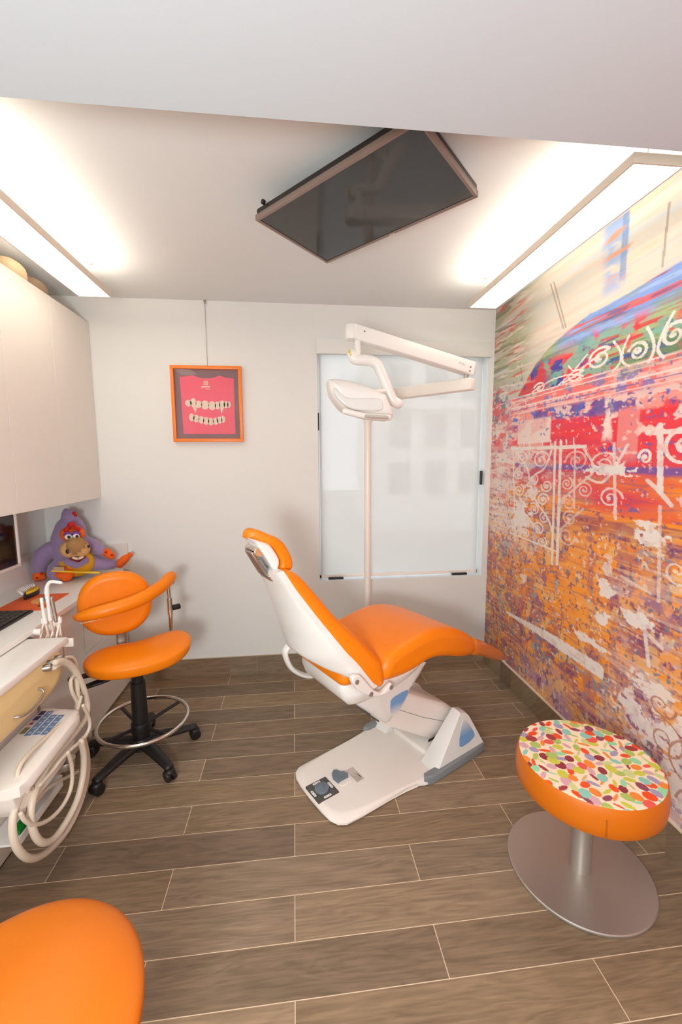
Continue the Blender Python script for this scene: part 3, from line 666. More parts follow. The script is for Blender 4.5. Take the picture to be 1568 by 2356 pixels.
    spiral(1.44, 1.59, .10, .075, 1.6, 1.5, -1, 1.3); spiral(1.62, 1.555, .035, .035, 1.4, 0, 1); spiral(1.40, 1.40, .09, .075, 1.3, 1, 1, .9, .6); spiral(1.43, 1.12, .07, .06, 1.2, 3, 1, .9, .75); spiral(1.2, 1.5, .1, .09, 1.6, 0, 1, 1.2)
    stroke([(1.60, 1.46), (1.54, 1.42), (1.48, 1.37)], .012, .008, .8)
    bar(1.70, 1.03, 1.54, 1.0, .008, a=.6); bar(1.57, .90, 1.52, .70, .010, .008, .8); bar(1.62, .86, 1.47, .80, .012, .008, .8)
    # big circle wash lower left of the gate
    # brush stroke and white patches
    n_ = 240
    for i in range(n_):
        t = i/(n_-1); y = 2.69-(2.69-1.775)*t; w = .006+.026*min(1, t*1.6)
        stamp(y, .505+.018*math.sin(t*2.2)+.02*t-.006*random.random(), .012, w)
    def blob(cy, cz, ry, rz, seed, a=1.0, th=.0):
        d = ((Y-cy)/ry)**2+((Z-cz)/rz)**2
        n = .6*fbm(Y, Z, 14, 26, seed)+.4*fbm(Y, Z, 40, 70, seed+3, 2)
        np.maximum(WH, a*((d+(n-.5)*5.2) < .85+th).astype(np.float32)*(d < 2.2), out=WH)
    blob(2.57, 1.20, .10, .09, 90); blob(2.46, 1.37, .07, .06, 91, .9); blob(2.60, 1.10, .08, .06, 92, .8)
    blob(1.80, 1.50, .16, .028, 93); blob(1.56, 1.23, .08, .04, 94); blob(1.60, 1.28, .06, .015, 95)
    blob(1.80, .80, .05, .035, 96); blob(1.86, .65, .10, .022, 97); blob(1.79, .94, .05, .04, 98); blob(1.79, 1.06, .03, .04, 99, .7); blob(2.50, .80, .04, .03, 100, .8)
    blob(1.60, .87, .10, .03, 101); blob(1.52, .42, .14, .07, 102, .85); blob(1.36, .46, .12, .10, 103, .85); blob(1.33, .30, .10, .09, 104, .85); blob(1.50, .62, .10, .05, 105, .85); blob(1.2, .5, .15, .2, 106, .8); blob(1.62, .50, .06, .05, 107, .9)
    WH *= .72+.28*sst(.30, .46, fbm(Y, Z, 30, 40, 120, 3)); lay(WH, white, .93)
    # dark curls drawn over the white patch, right
    WH2 = WH; WH = np.zeros(Y.shape, np.float32)
    spiral(1.42, .44, .10, .085, 1.4, 1, 1, .7); spiral(1.30, .40, .12, .10, 1.3, 2, -1, .7); spiral(1.24, .25, .11, .09, 1.4, 0, 1, .7); spiral(1.45, .57, .07, .05, 1.2, 3, 1, .7); spiral(1.12, .4, .1, .1, 1.5, 1, 1, .7)
    lay(WH, (176, 116, 90), .8)
    # mesh
    nY, nZ = Y.shape
    co = np.empty((nY*nZ, 3), np.float32); co[:, 0] = XR; co[:, 1] = Y.ravel(); co[:, 2] = Z.ravel()
    ii, jj = np.meshgrid(np.arange(nY-1), np.arange(nZ-1), indexing='ij')
    a = (ii*nZ+jj).ravel(); quads = np.stack([a, a+1, a+nZ+1, a+nZ], 1).astype(np.int32)
    # thickness box behind
    bx = np.array([[XR+.1, YF-.1, 0], [XR+.1, YB+.16, 0], [XR+.1, YB+.16, ZC], [XR+.1, YF-.1, ZC]], np.float32)
    o = nY*nZ; c00, c10, c11, c01 = 0, (nY-1)*nZ, (nY-1)*nZ+nZ-1, nZ-1
    ext = np.array([[o, o+3, o+2, o+1], [c00, o, o+1, c10], [c10, o+1, o+2, c11], [c11, o+2, o+3, c01], [c01, o+3, o, c00]], np.int32)
    co = np.concatenate([co, bx]); fc = np.concatenate([quads, ext])
    me = bpy.data.meshes.new('wall_right'); me.vertices.add(len(co)); me.vertices.foreach_set('co', co.ravel())
    me.loops.add(fc.size); me.loops.foreach_set('vertex_index', fc.ravel()); me.polygons.add(len(fc))
    me.polygons.foreach_set('loop_start', np.arange(0, fc.size, 4, dtype=np.int32)); me.polygons.foreach_set('loop_total', np.full(len(fc), 4, np.int32))
    me.update(calc_edges=True); me.validate()
    ca = me.color_attributes.new('paint', 'FLOAT_COLOR', 'POINT')
    cc = np.ones((len(co), 4), np.float32); cc[:nY*nZ, :3] = np.clip(C, 0, 1).reshape(-1, 3); ca.data.foreach_set('color', cc.ravel())
    me.materials.append(attr_mat('mural_paint', 'paint', 0.5))
    ob = bpy.data.objects.new('wall_right', me); COL.objects.link(ob); ob['kind'] = 'structure'
build_mural()
# ================================================================== PENDANT LIGHT PANELS
def pendant(label, x0, x1, y0, y1):
    t = thing('pendant_light', label, 'ceiling light', ((x0+x1)/2, (y0+y1)/2, 2.44), 0, 'linear light panels hung under the ceiling')
    b = NB(); w = 0.006
    box(b, x0, x0+w, y0, y1, 2.436, 2.466); box(b, x1-w, x1, y0, y1, 2.436, 2.466)
    box(b, x0+w, x1-w, y0, y0+w, 2.436, 2.466); box(b, x0+w, x1-w, y1-w, y1, 2.436, 2.466)
    box(b, x0+w, x1-w, y0+w, y1-w, 2.448, 2.452)
    mk('housing', b, SATINW, t, 30, True)
    mk('diffuser', box(NB(), x0+w, x1-w, y0+w, y1-w, 2.437, 2.443), emit_mat('panel_light_down', PANEL_COL, PANEL_DOWN), t, None, True)
    mk('uplight', box(NB(), x0+0.03, x1-0.03, y0+0.03, y1-0.03, 2.456, 2.462), emit_mat('panel_light_up', PANEL_COL, PANEL_UP), t, None, True)
    for yc in (y0+0.05, y1-0.03):
        b = NB(); xc = (x0+x1)/2
        cyl(b, (xc, yc, 2.455), (xc, yc, 2.592), 0.0014, n=8); cyl(b, (xc, yc, 2.590), (xc, yc, 2.5995), 0.010, n=16)
        mk('suspension_cable', b, STEEL, t, 40, True)
SATINW = pbr('housing_paint', (214, 200, 184), 0.5, var=0.01)
pendant('long glowing light panel hung above the white wall cabinets', -1.135, -0.965, 1.33, 2.55)
pendant('long glowing light panel hung beside the painted mural wall', 1.036, 1.207, 1.292, 2.522)

# ================================================================== CEILING TELEVISION
A = Vector((-0.133, 1.825, 2.49)); Bp = Vector((0.176, 2.156, 2.49)); Cp = Vector((0.680, 1.596, 2.49))
ctr = (A+Cp)/2; ang = math.atan2(Cp.y-Bp.y, Cp.x-Bp.x)
tv = thing('television', 'flat black television mounted face down under the ceiling', 'television', (0.274, 1.709, 2.49), -0.80075)
tv.rotation_euler = (-0.0454, -0.0280, -0.80075)
L, H_ = 0.3649, 0.2125
TVF = pbr('tv_bezel', (140, 122, 112), 0.35, metal=0.2); TVS = pbr('tv_screen', (44, 42, 40), 0.08, var=0.0, spec=0.6); TVB = pbr('tv_back', (34, 30, 27), 0.5)
b = NB(); bz = 0.012
for (x0, x1, y0, y1) in ((-L, L, -H_, -H_+bz), (-L, L, H_-bz, H_), (-L, -L+bz, -H_+bz, H_-bz), (L-bz, L, -H_+bz, H_-bz)):
    box(b, x0, x1, y0, y1, 0.0, 0.022, 0.002)
mk('bezel', b, TVF, tv, 30)
mk('screen', box(NB(), -L+bz, L-bz, -H_+bz, H_-bz, 0.004, 0.02), TVS, tv, None)
b = NB(); box(b, -L+0.003, L-0.003, -H_+0.003, H_-0.003, 0.022, 0.045, 0.006); box(b, -0.26, 0.26, -0.15, 0.15, 0.045, 0.07, 0.012)
mk('back_shell', b, TVB, tv, 30)
b = NB(); box(b, -0.14, 0.14, -0.12, 0.12, 0.07, 0.08); box(b, -0.05, 0.05, -0.05, 0.05, 0.08, 0.1045)
mk('ceiling_bracket', b, BLACK, tv, 30)
b = NB(); cyl(b, (-L+0.05, -H_+0.004, 0.05), (-L+0.05, -H_-0.006, 0.05), 0.009, n=14); mk('knob', b, BLACK, tv)
mk('badge', box(NB(), -0.012, 0.012, H_-bz*0.75, H_-bz*0.25, -0.001, 0.001), CHROME, tv, None)

# ================================================================== FRAMED SHIRT
fr = thing('framed_shirt', 'pink tee shirt with printed fanged teeth in an orange frame', 'picture', (-0.566, YB-0.001, 1.68))
FY = YB-0.001; x0, x1, z0, z1 = -0.797, -0.338, 1.683, 2.180; fw = 0.021
FORG = pbr('orange_frame_paint', (244, 132, 40), 0.4); MATB = pbr('mauve_backing', (146, 118, 122), 0.85); SHIRT = pbr('pink_cotton', (247, 116, 134), 0.9, var=0.04, scale=40, bump=0.2, bscale=400)
b = NB()
for q in ((x0, x1, z0, z0+fw), (x0, x1, z1-fw, z1), (x0, x0+fw, z0+fw, z1-fw), (x1-fw, x1, z0+fw, z1-fw)):
    box(b, q[0], q[1], FY-0.032, FY, q[2], q[3], 0.0015)
mk('frame', b, FORG, fr, 30, True)
mk('backing', box(NB(), x0+fw, x1-fw, FY-0.010, FY-0.002, z0+fw, z1-fw), MATB, fr, None, True)
def flat(poly, y0, y1, mat, name, parent, ang=30):
    b = NB(); rprism(b, poly, y0, y1, 0.0, 1); return mk(name, b, mat, parent, ang, True)
shp = [(-0.733, 1.735), (-0.391, 1.735), (-0.391, 2.103), (-0.442, 2.107), (-0.484, 2.121), (-0.505, 2.112), (-0.524, 2.106), (-0.55, 2.102), (-0.585, 2.102), (-0.615, 2.105), (-0.637, 2.113), (-0.657, 2.121), (-0.70, 2.113), (-0.741, 2.109)]
srt = flat(shp, FY-0.0125, FY-0.010, SHIRT, 'shirt', fr)
b = NB()
for cx, cz, rx, rz in ((-0.692, 1.938, .021, .022), (-0.661, 1.942, .020, .030), (-0.625, 1.931, .021, .024), (-0.584, 1.927, .026, .030), (-0.538, 1.923, .025, .030), (-0.503, 1.925, .018, .026), (-0.473, 1.930, .020, .028), (-0.447, 1.930, .016, .024), (-0.428, 1.931, .012, .021)):
    rprism(b, [(cx+rx*math.cos(2*PI*k/20), cz+rz*math.sin(2*PI*k/20)) for k in range(20)], FY-0.0136, FY-0.0125, 0, 1)
for tri in (((-0.672, 1.925), (-0.634, 1.925), (-0.648, 1.876)), ((-0.487, 1.915), (-0.460, 1.915), (-0.480, 1.868))):
    rprism(b, tri, FY-0.0137, FY-0.0125, 0, 1)
mk('upper_teeth_print', b, TEETH, srt, 30, True)
b = NB()
for cx, cz, rx, rz in ((-0.675, 1.845, .018, .026), (-0.646, 1.838, .020, .026), (-0.613, 1.829, .019, .025), (-0.582, 1.822, .020, .026), (-0.551, 1.818, .019, .026), (-0.520, 1.820, .018, .024), (-0.494, 1.828, .018, .024), (-0.470, 1.833, .014, .024)):
    rprism(b, [(cx+rx*math.cos(2*PI*k/20), cz+rz*math.sin(2*PI*k/20)) for k in range(20)], FY-0.0136, FY-0.0125, 0, 1)
mk('lower_teeth_print', b, TEETH, srt, 30, True)
b = NB()
for q in ((-0.587, -0.560, 2.058, 2.063), (-0.587, -0.560, 2.080, 2.085), (-0.587, -0.582, 2.063, 2.080), (-0.565, -0.560, 2.063, 2.080), (-0.578, -0.568, 2.066, 2.076), (-0.603, -0.547, 2.042, 2.051), (-0.601, -0.594, 2.036, 2.042), (-0.580, -0.549, 2.030, 2.034)):
    box(b, q[0], q[1], FY-0.0134, FY-0.0125, q[2], q[3])
mk('neck_print', b, TEETH, srt, None, True)
mk('glazing', box(NB(), x0+fw-.002, x1-fw+.002, FY-0.024, FY-0.022, z0+fw-.002, z1-fw+.002), glass_mat('picture_glass', ior=1.22), fr, None, True)
b = NB(); cyl(b, (-0.560, YB-0.006, 2.178), (-0.560, YB-0.006, 2.588), 0.0012, n=8); mk('hanging_wire', b, SATIN, fr, 40, True)
b = NB(); box(b, -0.567, -0.553, YB-0.014, YB-0.001, 2.578, 2.599, 0.002); mk('wall_hook', b, SATIN, fr, 40, True)

# ================================================================== WALL CABINETS
CX = -1.292
def wall_cabinet(label, y0, y1, mid, filler=0.0):
    t = thing('wall_cabinet', label, 'cabinet', (XL, (y0+y1)/2, 1.313), 0, None)
    mk('body', box(NB(), XL+0.001, CX-0.019, y0+0.001, y1-0.001, 1.315, 2.442), LAM, t, 30, True)
    e = y1-filler
    ys_ = [y0, mid, e]
    for i in range(2):
        mk('door', box(NB(), CX-0.018, CX, ys_[i]+0.0012, ys_[i+1]-0.0012, 1.312, 2.442, 0.0012, 1), LAM, t, 30, True)
    if filler: mk('filler_strip', box(NB(), CX-0.018, CX-0.001, e, y1-0.002, 1.315, 2.442), LAM, t, 30, True)
wall_cabinet('white wall cabinet above the screen, at the left edge of the photo', 1.22, 2.138, 1.68)
wall_cabinet('white wall cabinet above the purple plush ape, ending at the back wall', 2.138, 3.012, 2.562, 0.028)
TAN = pbr('tan_plastic', (222, 190, 150), 0.6); TAUPE = pbr('taupe_plastic', (150, 128, 100), 0.6)
def tub(x, y, sx, sy, h, mat, label):
    b = NB(); P_ = roundrect(x-sx, x+sx, y-sy, y+sy, min(sx, sy)*0.8, 6); rprism(b, P_, 2.443, 2.443+h, 0.004, 4, 'z', r1=h*0.45)
    o = mk('storage_tub', b, mat, None, 50); settag(o, label, 'storage tub')
tub(-1.42, 2.40, 0.10, 0.085, 0.105, TAN, 'pale rounded tub on top of the wall cabinets, left of the darker one')
tub(-1.42, 2.585, 0.10, 0.085, 0.085, TAUPE, 'darker taupe rounded tub on top of the wall cabinets')

# ================================================================== WORKTOP, BASE CABINETS
KX = -1.160
b = NB()
P_ = [(XL+0.001, 1.0), (KX, 1.0), (KX, 2.955), (KX-0.008, 2.985), (KX-0.026, 3.005), (KX-0.05, YB-0.001), (XL+0.001, YB-0.001)]
rprism(b, P_, 0.795, 0.820, 0.001, 1, 'z')
wt = mk('worktop', b, COUNTER, None, 30); settag(wt, 'continuous white worktop along the left wall with rounded far corner', 'worktop')
b = NB(); box(b, XL+0.001, XL+0.019, 1.0, YB-0.0205, 0.8202, 0.985); box(b, XL+0.001, -1.142, YB-0.020, YB-0.001, 0.8202, 0.998, 0.001, 1)
bs = mk('backsplash', b, LAM, None, 30); settag(bs, 'low white upstand running round the corner behind the plush ape', 'backsplash')
FX = -1.172
def base_cab(label, y0, y1, fronts):
    t = thing('base_cabinet', label, 'cabinet', (XL+0.24, (y0+y1)/2, 0))
    mk('body', box(NB(), XL+0.001, FX-0.02, y0, y1, 0.0, 0.794), LAM, t, 30, True)
    for k, (z0, z1, nm) in enumerate(fronts):
        mk(nm, box(NB(), FX-0.0185, FX, y0+0.0015, y1-0.0015, z0+0.0015, z1-0.0015, 0.001, 1), LAM, t, 30, True)
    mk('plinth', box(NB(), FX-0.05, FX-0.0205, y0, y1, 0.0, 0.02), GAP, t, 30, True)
base_cab('white base cabinet with one tall door, left of the orange stool', 1.96, 2.372, [(0.022, 0.79, 'door')])
base_cab('white base cabinet with drawers behind the orange stool', 2.402, 2.985, [(0.022, 0.325, 'drawer'), (0.325, 0.485, 'drawer'), (0.485, 0.79, 'drawer')])
b = NB(); box(b, FX-0.02, FX-0.002, 2.374, 2.400, 0.0, 0.794); o = mk('divider_panel', b, LAM, None, 30); settag(o, 'narrow upright white strip between the two base cabinets', 'panel')

# ================================================================== SCREEN, KEYBOARD, MAT, MOUSE
mo = thing('monitor', 'wall mounted screen with white bezel under the wall cabinets', 'monitor', (-1.53, 2.13, 0.99))
b = NB()
y0, y1, z0, z1 = 1.66, 2.469, 0.985, 1.30
for q in ((y0, y1, z0, z0+0.016), (y0, y1, z1-0.016, z1), (y0, y0+0.016, z0+0.016, z1-0.016), (y1-0.016, y1, z0+0.016, z1-0.016)):
    box(b, -1.525, -1.500, q[0], q[1], q[2], q[3], 0.003)
mk('bezel', b, WPLA2, mo, 40, True)
mk('screen', box(NB(), -1.522, -1.508, y0+0.016, y1-0.016, z0+0.016, z1-0.016), pbr('monitor_glass', (30, 22, 20), 0.12, var=0), mo, None, True)
b = NB(); box(b, -1.56, -1.525, y0+0.03, y1-0.03, z0+0.03, z1-0.02, 0.006); box(b, XL+0.001, -1.56, 2.0, 2.14, 1.08, 1.22)
mk('wall_mount', b, WPLA2, mo, 40, True)
kb = thing('keyboard', 'dark computer keyboard on the white worktop', 'keyboard', (-1.365, 1.94, 0.8205))
mk('case', box(NB(), -1.448, -1.284, 1.70, 2.168, 0.8205, 0.832, 0.003), BLACK, kb, 40, True)
KEYM = pbr('key_plastic', (66, 60, 54), 0.5)
for r_ in range(5):
    for c_ in range(12):
        yy = 1.712+c_*0.0375; xx = -1.438+r_*0.030
        mk('key', box(NB(), xx, xx+0.024, yy, yy+0.031, 0.8325, 0.8375, 0.002, 1), KEYM, kb, 40, True)
mp = thing('mouse_mat', 'orange printed mouse mat on the white worktop', 'mouse mat', (-1.37, 2.33, 0.8205))
b = NB(); rprism(b, roundrect(-1.488, -1.262, 2.188, 2.462, 0.006), 0.8205, 0.8235, 0.0005, 1, 'z'); mk('pad', b, pbr('orange_mat', (238, 104, 52), 0.7), mp, 30, True)
def blobp(cx, cy, rx, ry, z, mat, nm, rot=0.0):
    b = NB(); pts = []
    for k in range(24):
        a = 2*PI*k/24; px, py = rx*math.cos(a), ry*math.sin(a)
        pts.append((cx+px*math.cos(rot)-py*math.sin(rot), cy+px*math.sin(rot)+py*math.cos(rot)))
    rprism(b, pts, z, z+0.0005, 0, 1, 'z'); mk(nm, b, mat, mp, None, True)
blobp(-1.345, 2.345, .045, .062, .8235, pbr('print_sand', (236, 168, 96), 0.7), 'sand_print', .4); blobp(-1.342, 2.36, .022, .055, .824, pbr('print_blue', (132, 160, 168), 0.7), 'blue_print', .5)
blobp(-1.335, 2.345, .012, .03, .8245, pbr('print_teal', (84, 150, 150), 0.7), 'teal_print', .5); blobp(-1.30, 2.255, .012, .016, .8235, pbr('print_brown', (110, 60, 34), 0.7), 'brown_print'); blobp(-1.285, 2.315, .008, .018, .8235, MATS['print_brown'], 'brown_print'); blobp(-1.322, 2.30, .010, .012, .8235, pbr('print_pink', (244, 150, 130), 0.7), 'pink_print')
ms = thing('computer_mouse', 'yellow and black teardrop mouse with white bristly fringe on the orange mat', 'computer mouse', (-1.445, 2.43, 0.824), math.radians(8))
def teardrop(L_, W_, n=36):
    o = []
    for k in range(n):
        a = 2*PI*k/n; t_ = (1-math.cos(a))/2
        o.append((W_*math.sin(a)*(0.30+0.70*(1-t_)**0.5), L_*math.cos(a)))
    return o
b = NB(); rprism(b, teardrop(.075, .034), 0.0, 0.034, 0.004, 4, 'z', r1=0.014); mk('body', b, BLACK, ms, 50)
b = NB(); rprism(b, [(x+0.006, y) for x, y in teardrop(.062, .026)], 0.026, 0.040, 0.002, 4, 'z', r1=0.006); mk('yellow_cover', b, YPLA, ms, 50)
b = NB()
for k in range(18):
    a = math.radians(-20+k*12); px, py = -.034*math.sin(max(0.2, min(PI-0.2, a*0.9))), .072*math.cos(a)
    cyl(b, (px*0.7, py, 0.03), (px*1.15-0.006, py*1.03, 0.052), 0.0035, 0.001, 6)
mk('fringe', b, EYEW, ms)

# ================================================================== PLUSH APE
pz = PLUSH
pa = thing('plush_ape', 'purple plush ape with orange face, tan muzzle and yellow belly sitting on the worktop', 'soft toy', (-1.40, 2.80, 0.82))
def chain(b, pts, k=6):
    for i in range(len(pts)-1):
        p, q = pts[i], pts[i+1]
        for j in range(k+1):
            t_ = j/k; ell(b, [p[c]*(1-t_)+q[c]*t_ for c in range(3)], p[3]*(1-t_)+q[3]*t_, u=14, v=9)
def remesh(o, vox=0.006, it=6):
    m_ = o.modifiers.new('r', 'REMESH'); m_.mode = 'VOXEL'; m_.voxel_size = vox; m_.use_smooth_shade = True
    s_ = o.modifiers.new('s', 'SMOOTH'); s_.iterations = it; s_.factor = 0.5
b = NB()
for key in ('body', 'jaw', 'armL', 'armR', 'legL', 'legR'): chain(b, pz[key])
remesh(mk('body', b, PURPLE, pa, 180, True))
b = NB(); chain(b, [[-1.398, 2.79, 1.172, .032], [-1.392, 2.785, 1.200, .046], [-1.400, 2.79, 1.225, .036], [-1.409, 2.79, 1.246, .018]]); remesh(mk('topknot', b, PURPLE, pa, 180, True), 0.004, 4)
for key, nm in (('handL', 'hand'), ('handR', 'hand'), ('footL', 'foot'), ('footR', 'foot')):
    b = NB(); P0 = pz[key]
    for q in P0[1:]: chain(b, [P0[0], q], 4)
    remesh(mk(nm, b, PORANGE, pa, 180, True), 0.004, 4)
def one(nm, pts, mat, sc=(1, 1, 1), k=6, parent=None):
    b = NB()
    if not hasattr(pts[0], '__len__'): ell(b, pts[:3], [pts[3]*s for s in sc], u=24, v=16)
    else:
        for i in range(max(1, len(pts)-1)):
            p, q = pts[i], pts[min(i+1, len(pts)-1)]
            for j in range(k+1):
                t_ = j/k; ell(b, [p[c]*(1-t_)+q[c]*t_ for c in range(3)], [(p[3]*(1-t_)+q[3]*t_)*s for s in sc], u=14, v=9)
    return mk(nm, b, mat, parent or pa, 180, True)
pa.location.z += 0.004
one('belly', pz['belly'], PYEL, (1, .75, .8))
fc = one('face_patch', pz['face'], PORANGE, (1, .7, 1))
mz = one('muzzle', pz['muzzle'], PTAN, (1, 1, .95))
one('mouth', pz['mouth'], PDRED, (1, .6, .8)); one('teeth', pz['teeth'], TEETH, (1, .6, .8))
one('nostril', pz['nostrilL'], BLACK, (.8, .5, 1.1), parent=mz); one('nostril', pz['nostrilR'], BLACK, (.8, .8, 1.1), parent=mz)
for s_ in 'LR':
    e_ = one('eye', pz['eye'+s_], EYEW, (1, .7, .75)); one('pupil', pz['pup'+s_], BLACK, (.9, .5, .9), parent=e_)
    one('eyelid', pz['lid'+s_], PVIO, (1, .8, .75)); one('eyebrow', pz['brow'+s_], PRED, (1, .7, 1))
for q in pz['tuft']: one('forelock', q, PRED, (1, .8, 1.1))
for q in pz['hairred']: one('red_tuft', q, PRED, (1, .7, 1))
for q in pz['palmL']+pz['palmR']: one('palm_spot', q, PRED, (1, .7, 1))
tb = thing('toothbrush', 'oversized yellow toothbrush lying across the lap of the plush ape', 'toothbrush', pz['brush'][1][:3])
b = NB(); tube(b, catmull([q[:3] for q in pz['brush']], 6), [q for q in [pz['brush'][0][3]]*7+[pz['brush'][2][3]]*6], 12, ry=0.007, rnd=True); mk('handle', b, YPLA, tb, 50, True)
b = NB(); p, q = [Vector(v[:3]) for v in pz['bristle']]
for k in range(9):
    c_ = p.lerp(q, k/8); cyl(b, c_+Vector((0, 0, -.014)), c_+Vector((0, 0, .010)), 0.0036, n=8)
mk('bristles', b, BRIS, tb, 50, True)
# ================================================================== DENTAL CHAIR (local: s along, w across, z up)
dc = thing('dental_chair', 'orange and white reclining dental chair in the middle of the room', 'dental chair', tuple(C0), TH)
# --- base plate
half = [(-0.062, 0.0), (-0.060, 0.09), (-0.052, 0.15), (-0.035, 0.185), (-0.005, 0.205), (0.06, 0.212), (0.30, 0.214), (0.36, 0.216), (0.40, 0.226), (0.43, 0.243), (0.46, 0.25), (0.80, 0.25), (0.86, 0.245), (0.885, 0.22), (0.89, 0.0)]
outl = half + [(s, -w) for s, w in reversed(half[1:-1])]
b = NB(); rprism(b, outl, 0.004, 0.030, 0.003, 5, 'z', r1=0.014)
box(b, 0.56, 0.885, -0.13, 0.13, 0.02, 0.05, 0.01)
plate = mk('base_plate', b, WPLA2, dc, 50)
for sg in (1, -1):
    b = NB(); pts = [(0.43, 0.236), (0.46, 0.257), (0.80, 0.257), (0.87, 0.25), (0.897, 0.215), (0.86, 0.215), (0.45, 0.215)]
    rprism(b, [(s, w*sg) for s, w in pts], 0.003, 0.046, 0.003, 4, 'z', r1=0.008)
    mk('bumper', b, GREYP, dc, 40)
    # side shield: buttress rising to the pivot
    lo = [(0.50, 0.028), (0.575, 0.028), (0.87, 0.028), (0.885, 0.034), (0.80, 0.21), (0.775, 0.235), (0.735, 0.245), (0.715, 0.225)]
    b = NB(); st = []
    for (w, k, dz) in ((0.135, 0.96, 0), (0.142, 1.0, 0), (0.170, 1.0, 0), (0.185, 0.985, 0), (0.195, 0.96, 0)):
        cs = 0.74; ring = []
        for s, z in lo:
            f = (z-0.028)/0.217
            ww = w + (1-f)*(0.05 if w > 0.14 else 0.0)
            ring.append(b.verts.new((cs+(s-cs)*k, sg*ww, 0.028+(z-0.028)*(k if z > .05 else 1))))
        st.append(ring)
    ring_faces(b, st)
    shd = mk('side_shield', b, WPLA, dc, 40)
    if sg == -1:
        BLUE = bpy.data.materials.new('blue_fade'); BLUE.use_nodes = True
        nt = BLUE.node_tree; bb = nt.nodes['Principled BSDF']; tcn = nt.nodes.new('ShaderNodeTexCoord'); sp = nt.nodes.new('ShaderNodeSeparateXYZ'); rp = nt.nodes.new('ShaderNodeValToRGB')
        nt.links.new(tcn.outputs['Generated'], sp.inputs[0]); nt.links.new(sp.outputs[2], rp.inputs[0]); nt.links.new(rp.outputs[0], bb.inputs['Base Color'])
        rp.color_ramp.elements[0].color = (*L3((226, 226, 226)), 1); rp.color_ramp.elements[1].color = (*L3((122, 166, 212)), 1); rp.color_ramp.elements[0].position = 0.05; rp.color_ramp.elements[1].position = 0.55
        bb.inputs['Roughness'].default_value = 0.35
        BLUE2 = BLUE.copy(); r_ = [n for n in BLUE2.node_tree.nodes if n.type == 'VALTORGB'][0]
        r_.color_ramp.elements[0].color = (*L3((122, 166, 212)), 1); r_.color_ramp.elements[1].color = (*L3((216, 218, 220)), 1); r_.color_ramp.elements[0].position = 0.40; r_.color_ramp.elements[1].position = 0.95
        b = NB(); ring0, ring1 = [], []
        for s, z in catmull([(q[0], q[1], 0) for q in ((0.690, 0.095), (0.735, 0.190), (0.765, 0.190), (0.795, 0.150), (0.815, 0.105), (0.790, 0.090), (0.74, 0.083))], 3, True) and [(p.x, p.y) for p in catmull([(q[0], q[1], 0) for q in ((0.690, 0.095), (0.735, 0.190), (0.765, 0.190), (0.795, 0.150), (0.815, 0.105), (0.790, 0.090), (0.74, 0.083))], 3, True)]:
            f = (z-0.028)/0.217; ww = 0.195+(1-f)*0.05
            ring0.append(b.verts.new((s, -ww+0.004, z))); ring1.append(b.verts.new((s, -ww-0.0012, z)))
        ring_faces(b, [ring0, ring1]); mk('blue_inset', b, BLUE2, shd, 40)
# --- lift arm
b = NB(); arm = [(0.28, 0.30), (0.30, 0.44), (0.377, 0.436), (0.74, 0.243), (0.79, 0.20), (0.80, 0.15), (0.77, 0.105), (0.70, 0.085), (0.62, 0.085)]
rprism(b, arm, -0.103, 0.103, 0.012, 4); la = mk('lift_arm', b, WPLA2, dc, 40)
b = NB(); tube(b, [(0.33, -0.1032, 0.372), (0.55, -0.1032, 0.238), (0.72, -0.1032, 0.150)], 0.0015, 6); mk('seam', b, GREYP, la, None)
b = NB(); box(b, 0.60, 0.66, -0.1036, -0.10, 0.078, 0.090, 0.002); mk('latch', b, BLACK, la, None)
# --- support wedge
wed = [(0.095, 0.485), (0.262, 0.330), (0.285, 0.312), (0.305, 0.312), (0.342, 0.342), (0.425, 0.440), (0.509, 0.492), (0.56, 0.535), (0.50, 0.56), (0.10, 0.56)]
b = NB(); rprism(b, wed, -0.135, 0.135, 0.022, 5); wd = mk('seat_support', b, WPLA, dc, 40)
b = NB(); pl_ = sm2([(0.300, 0.372), (0.301, 0.415), (0.310, 0.437), (0.36, 0.447), (0.406, 0.449), (0.413, 0.440), (0.408, 0.420), (0.372, 0.378), (0.340, 0.352), (0.315, 0.352)], 2)
rprism(b, pl_, -0.1362, -0.13, 0.0, 1); mk('blue_inset', b, BLUE, wd, 40)
b = NB(); tube(b, [(0.112, -0.128, 0.463), (0.235, -0.128, 0.348)], 0.004, 6); tube(b, [(0.13, -0.1, 0.446), (0.24, -0.06, 0.345)], 0.003, 6); mk('slot', b, DARKP, wd, None)
# --- seat pan
pan = [(-0.006, 0.628), (-0.003, 0.590), (0.012, 0.545), (0.040, 0.512), (0.080, 0.499), (0.200, 0.506), (0.311, 0.512), (0.36, 0.525), (0.435, 0.556), (0.515, 0.600), (0.48, 0.635), (0.40, 0.63), (0.28, 0.625), (0.10, 0.632)]
b = NB(); rprism(b, pan, -0.205, 0.205, 0.055, 7); mk('seat_pan', b, WPLA, dc, 45)
